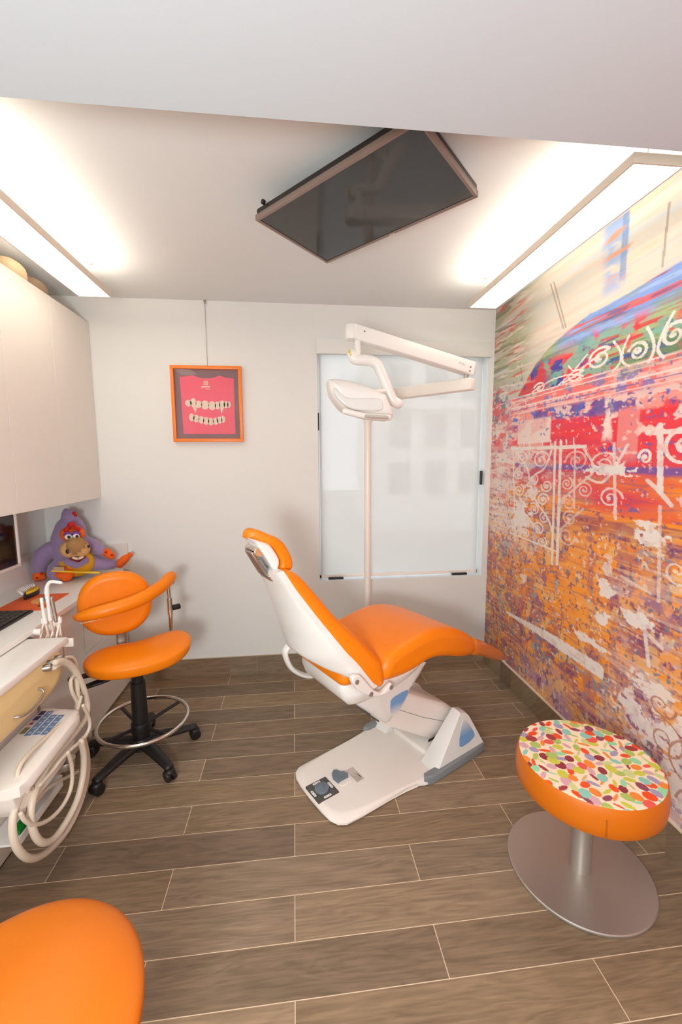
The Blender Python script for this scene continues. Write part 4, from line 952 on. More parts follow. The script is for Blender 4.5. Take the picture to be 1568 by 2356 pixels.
# --- seat cushion
seat = [(0.165, 0.655), (0.195, 0.700), (0.235, 0.722), (0.290, 0.738), (0.387, 0.757), (0.470, 0.764), (0.540, 0.756), (0.656, 0.722), (0.760, 0.670), (0.855, 0.606), (0.866, 0.580), (0.862, 0.540), (0.845, 0.523), (0.737, 0.546), (0.618, 0.588), (0.560, 0.606), (0.490, 0.618), (0.428, 0.614), (0.353, 0.596), (0.270, 0.592), (0.205, 0.596), (0.172, 0.612)]
def seat_tap(s, z): return 1.0 - 0.22*max(0, (s-0.55)/0.31)**2
b = NB(); rprism(b, sm2(seat, 3), -0.240, 0.240, 0.042, 7, taper=seat_tap); sc_ = mk('seat_cushion', b, ORANGE, dc, 60)
b = NB(); rear = [(0.19, 0.605), (0.10, 0.608), (0.02, 0.612), (-0.010, 0.625), (-0.016, 0.655), (0.004, 0.690), (0.06, 0.700), (0.16, 0.690)]
rprism(b, sm2(rear, 3), -0.20, 0.20, 0.04, 6); mk('seat_cushion_rear', b, ORANGE, dc, 60)
toe = [(0.845, 0.606), (0.92, 0.578), (1.00, 0.535), (1.10, 0.478), (1.20, 0.420), (1.235, 0.395), (1.240, 0.372), (1.215, 0.356), (1.18, 0.365), (1.05, 0.425), (0.92, 0.492), (0.845, 0.522)]
def toe_tap(s, z): return 0.81 - 0.35*max(0, (s-0.86)/0.40)**1.3
b = NB(); rprism(b, sm2(toe, 3), -0.240, 0.240, 0.03, 6, taper=toe_tap); mk('toe_cover', b, TOEC, dc, 60)
# --- backrest cushion
back = [(-0.212, 1.128), (-0.186, 1.120), (-0.153, 1.093), (-0.126, 1.062), (-0.077, 0.995), (-0.029, 0.927), (0.014, 0.878), (0.062, 0.826), (0.110, 0.769), (0.160, 0.715), (0.184, 0.670), (0.190, 0.610), (0.174, 0.580), (0.140, 0.582), (0.096, 0.619), (0.057, 0.672), (0.022, 0.722), (-0.028, 0.781), (-0.070, 0.842), (-0.103, 0.892), (-0.135, 0.941), (-0.167, 0.993), (-0.199, 1.045), (-0.232, 1.108)]
ZW = np.array([0.55, 0.62, 0.70, 0.78, 0.86, 0.95, 1.05, 1.15, 1.3]); WW = np.array([.240, .240, .235, .220, .195, .160, .125, .105, .10])
def back_tap(s, z): return float(np.interp(z, ZW, WW))/0.238
b = NB(); rprism(b, sm2(back, 3), -0.238, 0.238, 0.040, 7, taper=back_tap); mk('backrest_cushion', b, ORANGE, dc, 60)
# --- backrest shell
zr = np.array([0.56, 0.586, 0.619, 0.672, 0.722, 0.781, 0.842, 0.892, 0.941, 0.993, 1.045, 1.108, 1.15]); sr = np.array([0.165, 0.138, 0.096, 0.057, 0.022, -0.028, -0.070, -0.103, -0.135, -0.167, -0.199, -0.235, -0.258])
zb = np.array([0.58, 0.65, 0.72, 0.78, 0.85, 0.95, 1.05, 1.15]); db = np.array([0.06, 0.115, 0.135, 0.120, 0.088, 0.050, 0.022, 0.012])
NR, NC = 34, 33; Wd = 0.236
b = NB(); G1, G2 = [], []
for i in range(NR):
    r1_, r2_ = [], []
    for j in range(NC):
        q = -1+2*j/(NC-1); zl = 0.600+0.150*(max(0, 1-abs(q)**1.9))**0.7
        z = 1.130-(1.130-zl)*i/(NR-1); s0 = float(np.interp(z, zr, sr)); d0 = float(np.interp(z, zb, db))*(0.55 if i == NR-1 else (0.8 if i == NR-2 else (0.93 if i == NR-3 else 1))); tp_ = back_tap(0, z); w = q*Wd*tp_; d = 0.010+d0*(max(0, 1-abs(q)**2.2))**0.75
        n_ = (-0.82, -0.57)
        r1_.append(b.verts.new((s0+n_[0]*d, w, z+n_[1]*d*0.5))); r2_.append(b.verts.new((s0+0.02, w*0.985, z)))
    G1.append(r1_); G2.append(r2_)
for i in range(NR-1):
    for j in range(NC-1):
        b.faces.new((G1[i][j], G1[i][j+1], G1[i+1][j+1], G1[i+1][j])); b.faces.new((G2[i][j], G2[i+1][j], G2[i+1][j+1], G2[i][j+1]))
for i in range(NR-1):
    b.faces.new((G1[i][0], G1[i+1][0], G2[i+1][0], G2[i][0])); b.faces.new((G1[i][-1], G2[i][-1], G2[i+1][-1], G1[i+1][-1]))
for j in range(NC-1):
    b.faces.new((G1[0][j], G2[0][j], G2[0][j+1], G1[0][j+1])); b.faces.new((G1[-1][j], G1[-1][j+1], G2[-1][j+1], G2[-1][j]))
mk('backrest_shell', b, WPLA, dc, 50)
# --- pivot brackets
brk = [(-0.010, 0.690), (0.000, 0.655), (0.042, 0.608), (0.109, 0.570), (0.168, 0.560), (0.205, 0.575), (0.200, 0.600), (0.178, 0.590), (0.150, 0.575), (0.120, 0.588), (0.085, 0.622), (0.030, 0.690)]
for sg in (1, -1):
    b = NB(); rprism(b, sm2(brk, 2), sg*0.242-0.012, sg*0.242+0.012, 0.006, 4); pb = mk('pivot_bracket', b, WPLA, dc, 45)
    for s, z in ((0.012, 0.668), (0.085, 0.592), (0.196, 0.585)):
        b = NB(); cyl(b, (s, sg*0.248, z), (s, sg*0.258, z), 0.010, n=16); mk('bolt', b, STEEL, pb)
# --- arm sling
b = NB(); pth = catmull([(0.03, 0.21, 0.650), (-0.015, 0.21, 0.666), (-0.056, 0.21, 0.658), (-0.064, 0.21, 0.620), (-0.030, 0.21, 0.545), (0.045, 0.21, 0.487), (0.110, 0.205, 0.478), (0.173, 0.17, 0.510)], 6); tube(b, pth, 0.024, 14, ry=0.012, up=(1, 0, 0.3), rnd=True); mk('armrest', b, WPLA, dc, 60)
# --- headrest
hd_o = [(-0.369, 1.285), (-0.364, 1.298), (-0.351, 1.304), (-0.329, 1.303), (-0.286, 1.282), (-0.253, 1.266), (-0.223, 1.239), (-0.203, 1.205), (-0.189, 1.175), (-0.186, 1.149), (-0.191, 1.132), (-0.205, 1.125), (-0.235, 1.124), (-0.258, 1.132), (-0.247, 1.147), (-0.243, 1.168), (-0.257, 1.199), (-0.276, 1.227), (-0.298, 1.239), (-0.320, 1.244), (-0.352, 1.265), (-0.367, 1.270)]
hd_o = [(a+0.027, c-0.013) for a, c in hd_o]
def hd_tap(s, z): return 0.25+0.75*min(1, max(0, (s+0.345)/0.10))**0.6
b = NB(); rprism(b, sm2([(a+0.006, c-0.003) for a, c in hd_o], 3), -0.058, 0.058, 0.02, 6, taper=hd_tap); mk('headrest_cushion', b, ORANGE, dc, 60)
hs = [(-0.352, 1.268), (-0.339, 1.255), (-0.326, 1.236), (-0.301, 1.200), (-0.279, 1.163), (-0.262, 1.136), (-0.245, 1.130), (-0.236, 1.150), (-0.236, 1.175), (-0.255, 1.208), (-0.275, 1.235), (-0.300, 1.248)]
hs = [(a+0.018, c-0.008) for a, c in hs]
b = NB(); rprism(b, sm2(hs, 2), -0.060, 0.060, 0.012, 5); mk('headrest_shell', b, WPLA, dc, 50)
hb = None
b = NB(); rprism(b, [(-0.326, 1.198), (-0.318, 1.206), (-0.286, 1.160), (-0.249, 1.108), (-0.214, 1.085), (-0.219, 1.074), (-0.245, 1.078), (-0.272, 1.102), (-0.300, 1.150)], -0.035, 0.03, 0.004, 3); hb = mk('headrest_bracket', b, SATIN, dc, 40)
b = NB(); cyl(b, (-0.300, -0.050, 1.203), (-0.300, 0.045, 1.203), 0.021, n=20, bev=0.004); mk('knob', b, CHROME, hb)
b = NB(); cyl(b, (-0.242, -0.050, 1.092), (-0.242, 0.045, 1.092), 0.015, n=20, bev=0.003); box(b, -0.236, -0.206, -0.048, -0.040, 1.082, 1.096, 0.003); mk('lower_pivot', b, CHROME, hb)
b = NB(); tube(b, [(-0.296, -0.038, 1.172), (-0.256, -0.038, 1.112)], 0.010, 10, ry=0.004); mk('release_bar', b, GREYP, hb)
# --- foot control, pedal, label on the plate
zt = 0.0302
b = NB(); rprism(b, roundrect(-0.056, 0.058, -0.062, 0.058, 0.006), 0.026, 0.0325, 0.001, 1, 'z'); fcn = mk('foot_control', b, DARKP, dc, 30)
b = NB(); lathe(b, [(0.001, 0.030), (0.034, 0.030), (0.035, 0.040), (0.033, 0.043), (0.014, 0.045), (0.009, 0.047), (0.008, 0.056), (0.001, 0.057)], 32); mk('dial', b, SLATE, fcn, 40)
for k in range(4):
    a = PI/2*k; b = NB(); rprism(b, roundrect(-0.020, 0.020, -0.006, 0.006, 0.005, 4), 0.0322, 0.0334, 0.0003, 1, 'z')
    b.transform(Matrix.Translation((0.046*math.cos(a), -0.002+0.048*math.sin(a), 0)) @ Matrix.Rotation(a+PI/2, 4, 'Z')); bt = mk('button', b, WPLA, fcn, 30)
    b = NB()
    for d in (-0.010, 0.010):
        cyl(b, (0.046*math.cos(a)-d*math.sin(a), -0.002+0.048*math.sin(a)+d*math.cos(a), 0.0334), (0.046*math.cos(a)-d*math.sin(a), -0.002+0.048*math.sin(a)+d*math.cos(a), 0.0338), 0.002, n=8)
    mk('symbol', b, BLACK, bt, None)
b = NB(); ped = [(0.078, 0.020), (0.088, 0.048), (0.105, 0.060), (0.122, 0.052), (0.130, 0.030), (0.144, 0.024), (0.150, -0.002), (0.143, -0.012), (0.082, -0.016)]
rprism(b, ped, 0.030, 0.046, 0.002, 4, 'z', r1=0.006); mk('pedal', b, SLATE, dc, 40)
b = NB(); rprism(b, roundrect(0.085, 0.150, -0.040, -0.013, 0.008), 0.0295, 0.0335, 0.001, 2, 'z'); mk('pedal_housing', b, WPLA2, dc, 40)
LABM = pbr('label_grey', (206, 194, 184), 0.5); LABD = pbr('label_ink', (150, 138, 128), 0.5)
b = NB(); box(b, 0.160, 0.205, -0.062, 0.034, 0.0300, 0.0306); lb = mk('rating_label', b, LABM, dc, None)
b = NB()
for k in range(6): box(b, 0.165+k*0.006, 0.167+k*0.006, -0.056, 0.0-0.012*(k % 3), 0.0306, 0.0309)
box(b, 0.193, 0.199, -0.045, -0.012, 0.0306, 0.0309); mk('print', b, LABD, lb, None)

# ================================================================== EXAM LAMP ON POST
dl = thing('examination_lamp', 'white jointed examination lamp on a slender floor post in front of the window', 'lamp', (0.497, 2.86, 0))
PX, PY = 0.497, 2.86
b = NB(); lathe(b, [(0.09, 0.0), (0.09, 0.012), (0.08, 0.018), (0.03, 0.022), (0.028, 0.03)], 32, (PX, PY, 0)); mk('floor_flange', b, WPLA2, dl, 40, True)
b = NB(); cyl(b, (PX, PY, 0.02), (PX, PY, 1.83), 0.0235, n=28); mk('post', b, WPLA2, dl, 40, True)
b = NB(); cyl(b, (PX, PY, 1.80), (PX, PY, 1.99), 0.029, n=28, bev=0.004); mk('post_collar', b, WPLA2, dl, 40, True)
def beam(p, q, hw, hh, bev, name, mat, parent):
    p, q = Vector(p), Vector(q); d = (q-p); Ln = d.length; d.normalize()
    side = d.cross(Vector((0, 0, 1))).normalized(); up_ = side.cross(d)
    b = NB(); box(b, 0, Ln, -hw, hw, -hh, hh, bev, 3)
    Mx = Matrix((( d.x, side.x, up_.x, p.x), (d.y, side.y, up_.y, p.y), (d.z, side.z, up_.z, p.z), (0, 0, 0, 1)))
    b.transform(Mx); return mk(name, b, mat, parent, 40, True), Mx
P1 = (PX-0.02, PY+0.02, 1.962); P2 = (0.975, 2.285, 1.960)
beam(P1, P2, 0.028, 0.032, 0.006, 'lower_arm', WPLA2, dl)
b = NB(); cyl(b, (0.948, 2.315, 1.99), (0.948, 2.315, 2.035), 0.012, n=16); mk('arm_pivot', b, STEEL, dl, 40, True)
ua, UM = beam((0.985, 2.325, 2.043), (0.305, 2.20, 2.188), 0.032, 0.036, 0.007, 'upper_arm', WPLA, dl)
b = NB(); cyl(b, (0.302, 2.20, 2.150), (0.302, 2.20, 2.222), 0.036, n=28, bev=0.006); mk('arm_head', b, WPLA, dl, 40, True)
for (fx_, fz_) in ((0.03, -0.022), (0.03, 0.0), (0.655, 0.01)):
    b = NB(); Lp = UM @ Vector((fx_, -0.0318, fz_)); Lq = UM @ Vector((fx_, -0.0335, fz_)); Lp2 = UM @ Vector((fx_, 0.0318, fz_)); Lq2 = UM @ Vector((fx_, 0.0335, fz_))
    cyl(b, Lp, Lq, 0.004, n=10); cyl(b, Lp2, Lq2, 0.004, n=10); mk('screw', b, DARKP, ua, None, True)
tm = text_mesh('A-dec', 0.017)
# writing on the camera-facing flank of the upper arm (arm axis runs right to left, so flip to read left to right)
flank = UM @ Matrix.Translation((0.085, -0.0325, 0.004)) @ Matrix(((-1, 0, 0, 0), (0, 0, -1, 0), (0, 1, 0, 0), (0, 0, 0, 1)))
tm.transform(flank); mk('lettering', tm, pbr('letter_grey', (186, 168, 146), 0.5), ua, None, True)
b = NB(); cyl(b, (0.330, 2.20, 2.07), (0.330, 2.20, 2.17), 0.0165, n=20); mk('stem', b, WPLA, dl, 40, True)
b = NB(); tube(b, catmull(SARM, 5), 0.027, 18, ry=0.026, up=(0, 1, 0), rnd=True); ya = mk('yoke_arm', b, WPLA, dl, 60, True)
b = NB()
for k, (dx, dz) in enumerate(((-0.014, 0.012), (-0.011, 0.003), (-0.004, -0.007))): ell(b, (SARM[0][0]+dx-0.004, SARM[0][1]-0.02, SARM[0][2]+dz), 0.006, u=10, v=8)
mk('indicator_dots', b, pbr('indicator_yellow', (222, 200, 60), 0.4), ya, 180, True)
b = NB(); rprism(b, sm2(HEAD, 3), 2.055, 2.245, 0.045, 7); lh = mk('lamp_head', b, WPLA, dl, 60, True)
b = NB(); rprism(b, sm2(HLENS, 3), 2.046, 2.075, 0.008, 4); mk('reflector_cover', b, pbr('cover_plastic', (226, 226, 222), 0.12, coat=0.5), lh, 50, True)
b = NB(); tube(b, catmull(HANDLE, 6), 0.018, 16, ry=0.015, rnd=True); mk('handle', b, WPLA, lh, 60, True)
b = NB(); tube(b, HGRIP, 0.012, 14, ry=0.008, rnd=True); mk('grip_inset', b, pbr('grip_grey', (188, 184, 174), 0.5), lh, 60, True)
b = NB(); tube(b, HKNOB, [0.018, 0.014], 16, rnd=True); mk('yoke_joint', b, WPLA, lh, 60, True)

# ================================================================== CASTER STOOLS
def star_base(t, rad, a0, hub_z=0.085):
    b = NB(); lathe(b, [(0.02, 0.055), (0.055, 0.06), (0.058, 0.10), (0.045, 0.118), (0.03, 0.12)], 28); hub = mk('hub', b, BLACK, t, 40)
    for k in range(5):
        a = math.radians(a0+72*k); c_, s_ = math.cos(a), math.sin(a)
        P_ = [(0.03*c_, 0.03*s_, 0.088), (0.12*c_, 0.12*s_, 0.086), (0.21*c_, 0.21*s_, 0.076), (rad*c_, rad*s_, 0.070)]
        b = NB(); tube(b, P_, [0.036, 0.032, 0.027, 0.024], 12, ry=[0.024, 0.020, 0.017, 0.015], up=(0, 0, 1), rnd=True); leg = mk('leg', b, BLACK, t, 50)
        b = NB(); tx, ty = -s_, c_; cx_, cy2 = rad*c_, rad*s_
        for d in (-0.014, 0.014):
            cyl(b, (cx_+tx*(d-0.010), cy2+ty*(d-0.010), 0.0255), (cx_+tx*(d+0.010), cy2+ty*(d+0.010), 0.0285), 0.028, n=22, bev=0.004)
        ell(b, (cx_, cy2, 0.047), (0.027, 0.027, 0.018), u=14, v=8); cyl(b, (cx_, cy2, 0.04), (cx_, cy2, 0.075), 0.007, n=10)
        mk('caster', b, BLACK, leg, 40)
AS = thing('assistant_stool', 'orange assistant stool with backrest, wraparound arm bar and chrome foot ring', 'stool', (-0.825, 2.185, 0))
star_base(AS, 0.272, 27)
b = NB(); cyl(b, (0, 0, 0.11), (0, 0, 0.42), 0.042, 0.035, n=28); cyl(b, (0, 0, 0.42), (0, 0, 0.50), 0.028, n=24); mk('column', b, BLACK, AS, 40)
b = NB(); ringc = [(0.216*math.cos(2*PI*k/64)+0.022, 0.216*math.sin(2*PI*k/64)-0.01, 0.215) for k in range(64)]
tube(b, ringc, 0.0095, 12, closed=True); fr_ = mk('foot_ring', b, CHROME, AS, 60)
for k in range(4):
    a = math.radians(50+90*k); b = NB(); tube(b, [(0.03*math.cos(a), 0.03*math.sin(a), 0.175), (0.21*math.cos(a)+0.022, 0.21*math.sin(a)-0.01, 0.207)], 0.010, 10, ry=0.008); mk('spoke', b, BLACK, fr_, 50)
b = NB(); cyl(b, (0, 0, 0.15), (0, 0, 0.20), 0.048, 0.046, n=28, bev=0.004); mk('ring_clamp', b, BLACK, AS, 40)
ca, sa = math.cos(math.radians(22)), math.sin(math.radians(22))
def ST(u, f, z): return (u*ca+f*sa, u*sa-f*ca, z)     # u along the width, f towards the sitter's front
# saddle seat
def saddle(bm, ru, rf, zt_, th, lift, n=56, m=12, notch=0.0, cu=0.0, cf=0.0, func=ST):
    rows = []
    prof = []
    for k in range(m+1):
        a = PI/2*k/m; prof.append((math.sin(a)**0.75 if k else 0.0001, math.cos(a)))      # top dome
    tops = []
    for (rr, hh) in prof:
        rg = []
        for i in range(n):
            t_ = 2*PI*i/n; cu_, sf = math.cos(t_), math.sin(t_)
            k_ = 1.0-notch*max(0, -sf)**3*1.0
            u = cu+ru*(abs(cu_)**0.9)*math.copysign(1, cu_)*rr; f = cf+rf*sf*rr*k_
            z = zt_+lift(u, f)-th*0.48*(1-hh*0.9-0.1*(1-rr))
            rg.append(bm.verts.new(func(u, f, z)))
        tops.append(rg)
    bots = []
    for kk in range(1, 6):
        a = PI/2*kk/5; rr = 1-0.10*(1-math.cos(a)); dz = -th*0.48-th*0.52*math.sin(a)
        rg = []
        for i in range(n):
            t_ = 2*PI*i/n; cu_, sf = math.cos(t_), math.sin(t_); k_ = 1.0-notch*max(0, -sf)**3
            u = cu+ru*(abs(cu_)**0.9)*math.copysign(1, cu_)*rr; f = cf+rf*sf*rr*k_
            rg.append(bm.verts.new(func(u, f, zt_+lift(u, f)+dz)))
        bots.append(rg)
    ring_faces(bm, tops+bots)
b = NB(); saddle(b, 0.252, 0.172, 0.612, 0.090, lambda u, f: 0.05*max(0, u/0.25)**1.5*(0.6-0.4*f/0.17)+0.018*max(0, -f/0.17)*(abs(u)/0.25), notch=0.22, cu=0.018, cf=0.006)
mk('seat', b, ORANGE, AS, 60)
b = NB(); box(b, -0.075, 0.075, -0.075, 0.075, 0.500, 0.526, 0.004); cyl(b, (0, 0, 0.47), (0, 0, 0.505), 0.036, n=24); mk('seat_plate', b, STEEL, AS, 40)
for (a_, z_, ln) in ((193, 0.512, 0.300), (212, 0.490, 0.255)):
    a = math.radians(a_); b = NB(); d = Vector((math.cos(a), math.sin(a), -0.08))
    p = Vector((0, 0, z_)); tube(b, [p+d*0.05, p+d*0.10, p+d*0.13, p+d*0.17, p+d*ln], [0.007, 0.012, 0.022, 0.025, 0.020], 12, ry=[0.006, 0.008, 0.011, 0.011, 0.009], up=(0, 0, 1), rnd=True); mk('lever', b, BLACK, AS, 60)
# backrest: oval cushion parallel to the seat's width
bu, bf, bz = -0.075, -0.175, 0.800
b = NB(); ov = []
for k in range(48):
    a = 2*PI*k/48; ov.append((bu+0.178*math.copysign(abs(math.cos(a))**0.86, math.cos(a)), bz+0.172*math.copysign(abs(math.sin(a))**0.92, math.sin(a))))
rprism(b, ov, -0.035, 0.045, 0.032, 6)
bm2 = b
for v in bm2.verts:
    u, w, z = v.co; f = bf - w - 0.25*(u-bu)**2; v.co = Vector(ST(u, f, z))
mk('backrest', b, ORANGE, AS, 60)
b = NB(); Q = [ST(-0.06, 0.02, 0.51), ST(-0.06, -0.16, 0.51), ST(-0.06, -0.215, 0.53), ST(-0.06, -0.232, 0.60), ST(-0.065, -0.225, 0.72)]
tube(b, catmull(Q, 5), 0.026, 12, ry=0.004, up=ST(0, 1, 0)); mk('back_bracket', b, SATIN, AS, 50)
Q = [ST(-0.255, -0.10, 0.778), ST(-0.215, -0.06, 0.792), ST(-0.10, -0.045, 0.81), ST(0.04, -0.07, 0.835), ST(0.15, -0.14, 0.868), ST(0.20, -0.20, 0.893), ST(0.215, -0.225, 0.90)]
QQ = catmull(Q, 6); nq = len(QQ)
rads = [0.018+0.026*min(1, (i/nq)*4) if i < nq*0.8 else 0.044-0.012*((i/nq)-0.8)/0.2 for i in range(nq)]
b = NB(); tube(b, QQ, [r*0.76 for r in rads], 16, ry=[r*0.80 for r in rads], up=(0, 0, 1), rnd=True); ab = mk('arm_bar', b, ORANGE, AS, 60)
b = NB(); tube(b, [Vector(p)+Vector(ST(0, .016, -0.029)) for p in QQ[4:26]], 0.0018, 6); mk('piping', b, CREAM, ab, 60)
b = NB(); cyl(b, ST(0.195, -0.205, 0.50), ST(0.195, -0.205, 0.70), 0.012, n=18); cyl(b, ST(0.195, -0.205, 0.68), ST(0.195, -0.205, 0.775), 0.015, n=18); cyl(b, ST(0.195, -0.205, 0.77), ST(0.19, -0.205, 0.865), 0.011, n=18)
box(b, *sorted((0.0, ST(0.195, -0.205, 0)[0])), 0.0, 0.02, 0.492, 0.502)
pst = mk('arm_post', b, CHROME, AS, 40)
b = NB(); cyl(b, ST(0.21, -0.21, 0.715), ST(0.25, -0.22, 0.715), 0.016, n=14, bev=0.003); mk('clamp_knob', b, BLACK, pst)
b = NB(); hx0, hy0, _z = ST(0.195, -0.205, 0); box(b, hx0-0.03, hx0+0.03, hy0-0.02, hy0+0.02, 0.860, 0.874, 0.003); mk("arm_hinge", b, SATIN, pst, 40)

OS = thing('operator_stool', 'orange domed stool seat close to the camera in the lower left corner', 'stool', (-0.556, 0.662, 0))
star_base(OS, 0.26, 10)
b = NB(); cyl(b, (0, 0, 0.11), (0, 0, 0.36), 0.038, 0.034, n=28); cyl(b, (0, 0, 0.36), (0, 0, 0.475), 0.025, n=24); mk('column', b, BLACK, OS, 40)
b = NB(); box(b, -0.08, 0.08, -0.08, 0.08, 0.462, 0.482, 0.004); mk('seat_plate', b, STEEL, OS, 40)
b = NB()
def dome(u, f): return 0.02-0.035*math.exp(-((u+0.12)/0.10)**2-((f-0.14)/0.16)**2)
saddle(b, 0.262, 0.270, 0.575, 0.10, dome, n=72, m=16, func=lambda u, f, z: (u, f, z)); st_ = mk('seat', b, ORANGE2, OS, 60)
b = NB(); tube(b, [(0.258*math.cos(2*PI*k/80), 0.266*math.sin(2*PI*k/80), 0.528+dome(0.258*math.cos(2*PI*k/80), 0.266*math.sin(2*PI*k/80))) for k in range(80)], 0.0035, 8, closed=True); mk('piping', b, ORANGE2, st_, 60)

# ================================================================== PATTERNED ROUND STOOL
RS = thing('round_stool', 'round pedestal stool with leaf-dot fabric top and orange side by the mural', 'stool', (1.05, 1.348, 0))
b = NB(); lathe(b, [(0.10, 0.0005), (0.243, 0.0005), (0.2505, 0.003), (0.2505, 0.009), (0.247, 0.0115), (0.05, 0.0125)], 96); mk('base_disc', b, STEEL, RS, 30)
b = NB(); cyl(b, (0.0, -0.012, 0.012), (0.0, -0.012, 0.36), 0.0365, n=40); mk('pedestal', b, STEEL, RS, 40)
sx_, sy_2 = 0.010, -0.004
b = NB(); lathe(b, [(0.10, 0.338), (0.222, 0.338), (0.236, 0.342), (0.2425, 0.352), (0.2455, 0.38), (0.2450, 0.415), (0.2405, 0.440), (0.2360, 0.449), (0.20, 0.449), (0.0005, 0.4495)], 96, (sx_, sy_2, 0)); sd = mk('seat_side', b, ORANGE2, RS, 40)
b = NB()
for k in (-0.012, 0.012):
    a = math.radians(-113.5)+k*0.6; tube(b, [(sx_+0.2462*math.cos(a), sy_2+0.2462*math.sin(a), z) for z in (0.352, 0.38, 0.415)], 0.0006, 6)
mk('seam', b, pbr('seam_thread', (150, 84, 20), 0.7), sd, None)
def leaf_top():
    nr, na, R = 110, 440, 0.2350
    rr = np.linspace(0, 1, nr)[1:]*R; aa = np.arange(na)*2*np.pi/na
    x = np.concatenate([[0], (rr[:, None]*np.cos(aa)).ravel()]); y = np.concatenate([[0], (rr[:, None]*np.sin(aa)).ravel()])
    rn = np.sqrt(x*x+y*y)/R; z = 0.4505+0.0035*(1-rn**6)
    C = np.tile(np.array(L3((250, 228, 200)), np.float32), (len(x), 1))
    pal = [(238, 82, 34), (242, 140, 60), (164, 66, 70), (148, 78, 96), (234, 96, 86), (146, 204, 188), (156, 218, 172), (204, 206, 78), (176, 196, 104), (206, 214, 146), (216, 172, 178), (168, 158, 188), (218, 184, 142), (240, 90, 40), (236, 88, 44), (150, 60, 66)]
    rg = random.Random(11); items = []
    def pick(cx, cy):
        near = [it[5] for it in items if (it[0]-cx)**2+(it[1]-cy)**2 < .055**2]
        for _ in range(40):
            c = rg.choice(pal)
            if all(sum(abs(c[k]-q[k]) for k in range(3)) > 60 for q in near): return c
        return c
    sp = 0.0355; ny = int(0.5/sp)
    for i in range(-ny, ny):
        for j in range(-ny, ny):
            cx, cy = (i+0.5*(j % 2))*sp+rg.uniform(-.008, .008), j*sp*0.87+rg.uniform(-.008, .008)
            if cx*cx+cy*cy > (R+.02)**2: continue
            kind = rg.random(); L_ = rg.uniform(.0175, .0225); W_ = L_*(rg.uniform(.72, .9) if kind < .45 else (rg.uniform(.42, .62) if kind < .8 else rg.uniform(.22, .36)))
            items.append((cx, cy, L_, W_, rg.uniform(0, PI), pick(cx, cy)))
    for cx, cy, L_, W_, an, c in items:
        dx, dy = x-cx, y-cy; u = (dx*math.cos(an)+dy*math.sin(an))/L_; v = (-dx*math.sin(an)+dy*math.cos(an))/W_
        C[(u*u+v*v) < 1] = L3(c)
    me = bpy.data.meshes.new('fabric_top')
    vs_ = list(zip(x.tolist(), y.tolist(), z.tolist())); fs = [(0, 1+k, 1+(k+1) % na) for k in range(na)]
    for r in range(nr-2):
        o = 1+r*na
        for k in range(na): fs.append((o+k, o+na+k, o+na+(k+1) % na, o+(k+1) % na))
    o = len(vs_); last = 1+(nr-2)*na
    for k in range(na): vs_.append((x[last+k]*1.003, y[last+k]*1.003, 0.4455))
    for k in range(na): fs.append((last+k, o+k, o+(k+1) % na, last+(k+1) % na))
    me.from_pydata(vs_, [], fs); me.update()
    ca = me.color_attributes.new('leaf', 'FLOAT_COLOR', 'POINT'); cc = np.ones((len(vs_), 4), np.float32); cc[:len(x), :3] = C; cc[len(x):, :3] = C[-na:]; ca.data.foreach_set('color', cc.ravel())
    for p in me.polygons: p.use_smooth = True
    me.materials.append(attr_mat('leaf_fabric', 'leaf', 0.85, 0.15)); ob = bpy.data.objects.new('fabric_top', me); COL.objects.link(ob); ob.parent = RS; ob.location = (sx_, sy_2, 0)
leaf_top()

# ================================================================== DELIVERY CART
DC = thing('dental_cart', 'white and beige dental delivery cart with looping hoses at the left edge', 'dental cart', (-1.2, 1.5, 0))
TX = -1.0
b = NB(); box(b, -1.44, TX, 1.0, 1.904, 0.762, 0.790, 0.003); mk('top', b, COUNTER, DC, 40, True)
b = NB(); dr = [(1.05, 0.756), (1.845, 0.756), (1.862, 0.735), (1.869, 0.695), (1.863, 0.655), (1.842, 0.625), (1.79, 0.608), (1.68, 0.598), (1.58, 0.600), (1.05, 0.602)]
rprism(b, [(y, z) for y, z in dr], -1.40, TX-0.003, 0.004, 4, 'x', r1=0.012); drw = mk('drawer', b, BEIGE, DC, 45, True)
hx = TX+0.010
b = NB(); tube(b, catmull([(TX-0.04, 1.672, 0.678), (hx, 1.676, 0.674), (hx+0.008, 1.664, 0.655), (hx+0.010, 1.60, 0.642), (hx+0.006, 1.535, 0.650), (TX-0.04, 1.526, 0.657)], 5), 0.0045, 10, rnd=True); mk('handle', b, SATIN, drw, 60, True)
# control head
b = NB(); far = [(-1.098, 1.852), (-1.06, 1.852), (-1.02, 1.834), (-0.985, 1.826), (-0.955, 1.832), (-0.932, 1.815), (-0.915, 1.78), (-0.905, 1.42), (-0.915, 1.385), (-0.95, 1.372), (-1.098, 1.372)]
rprism(b, far, 0.445, 0.502, 0.012, 5, 'z', r1=0.010); ch_ = mk('control_head', b, WPLA2, DC, 45, True)
b = NB(); rprism(b, [(y, z) for y, z in [(1.39, 0.45), (1.83, 0.45), (1.78, 0.36), (1.70, 0.335), (1.45, 0.335), (1.40, 0.40)]], -1.09, -0.945, 0.01, 3, 'x'); mk('control_underside', b, WPLA2, DC, 45, True)
KB = pbr('keypad_blue', (104, 134, 176), 0.4); KBD = pbr('keypad_navy', (34, 36, 92), 0.4); KW = pbr('keypad_symbol', (176, 192, 214), 0.4); KL = pbr('keypad_lcd', (120, 116, 84), 0.3); KR = pbr('keypad_red', (206, 160, 150), 0.4)
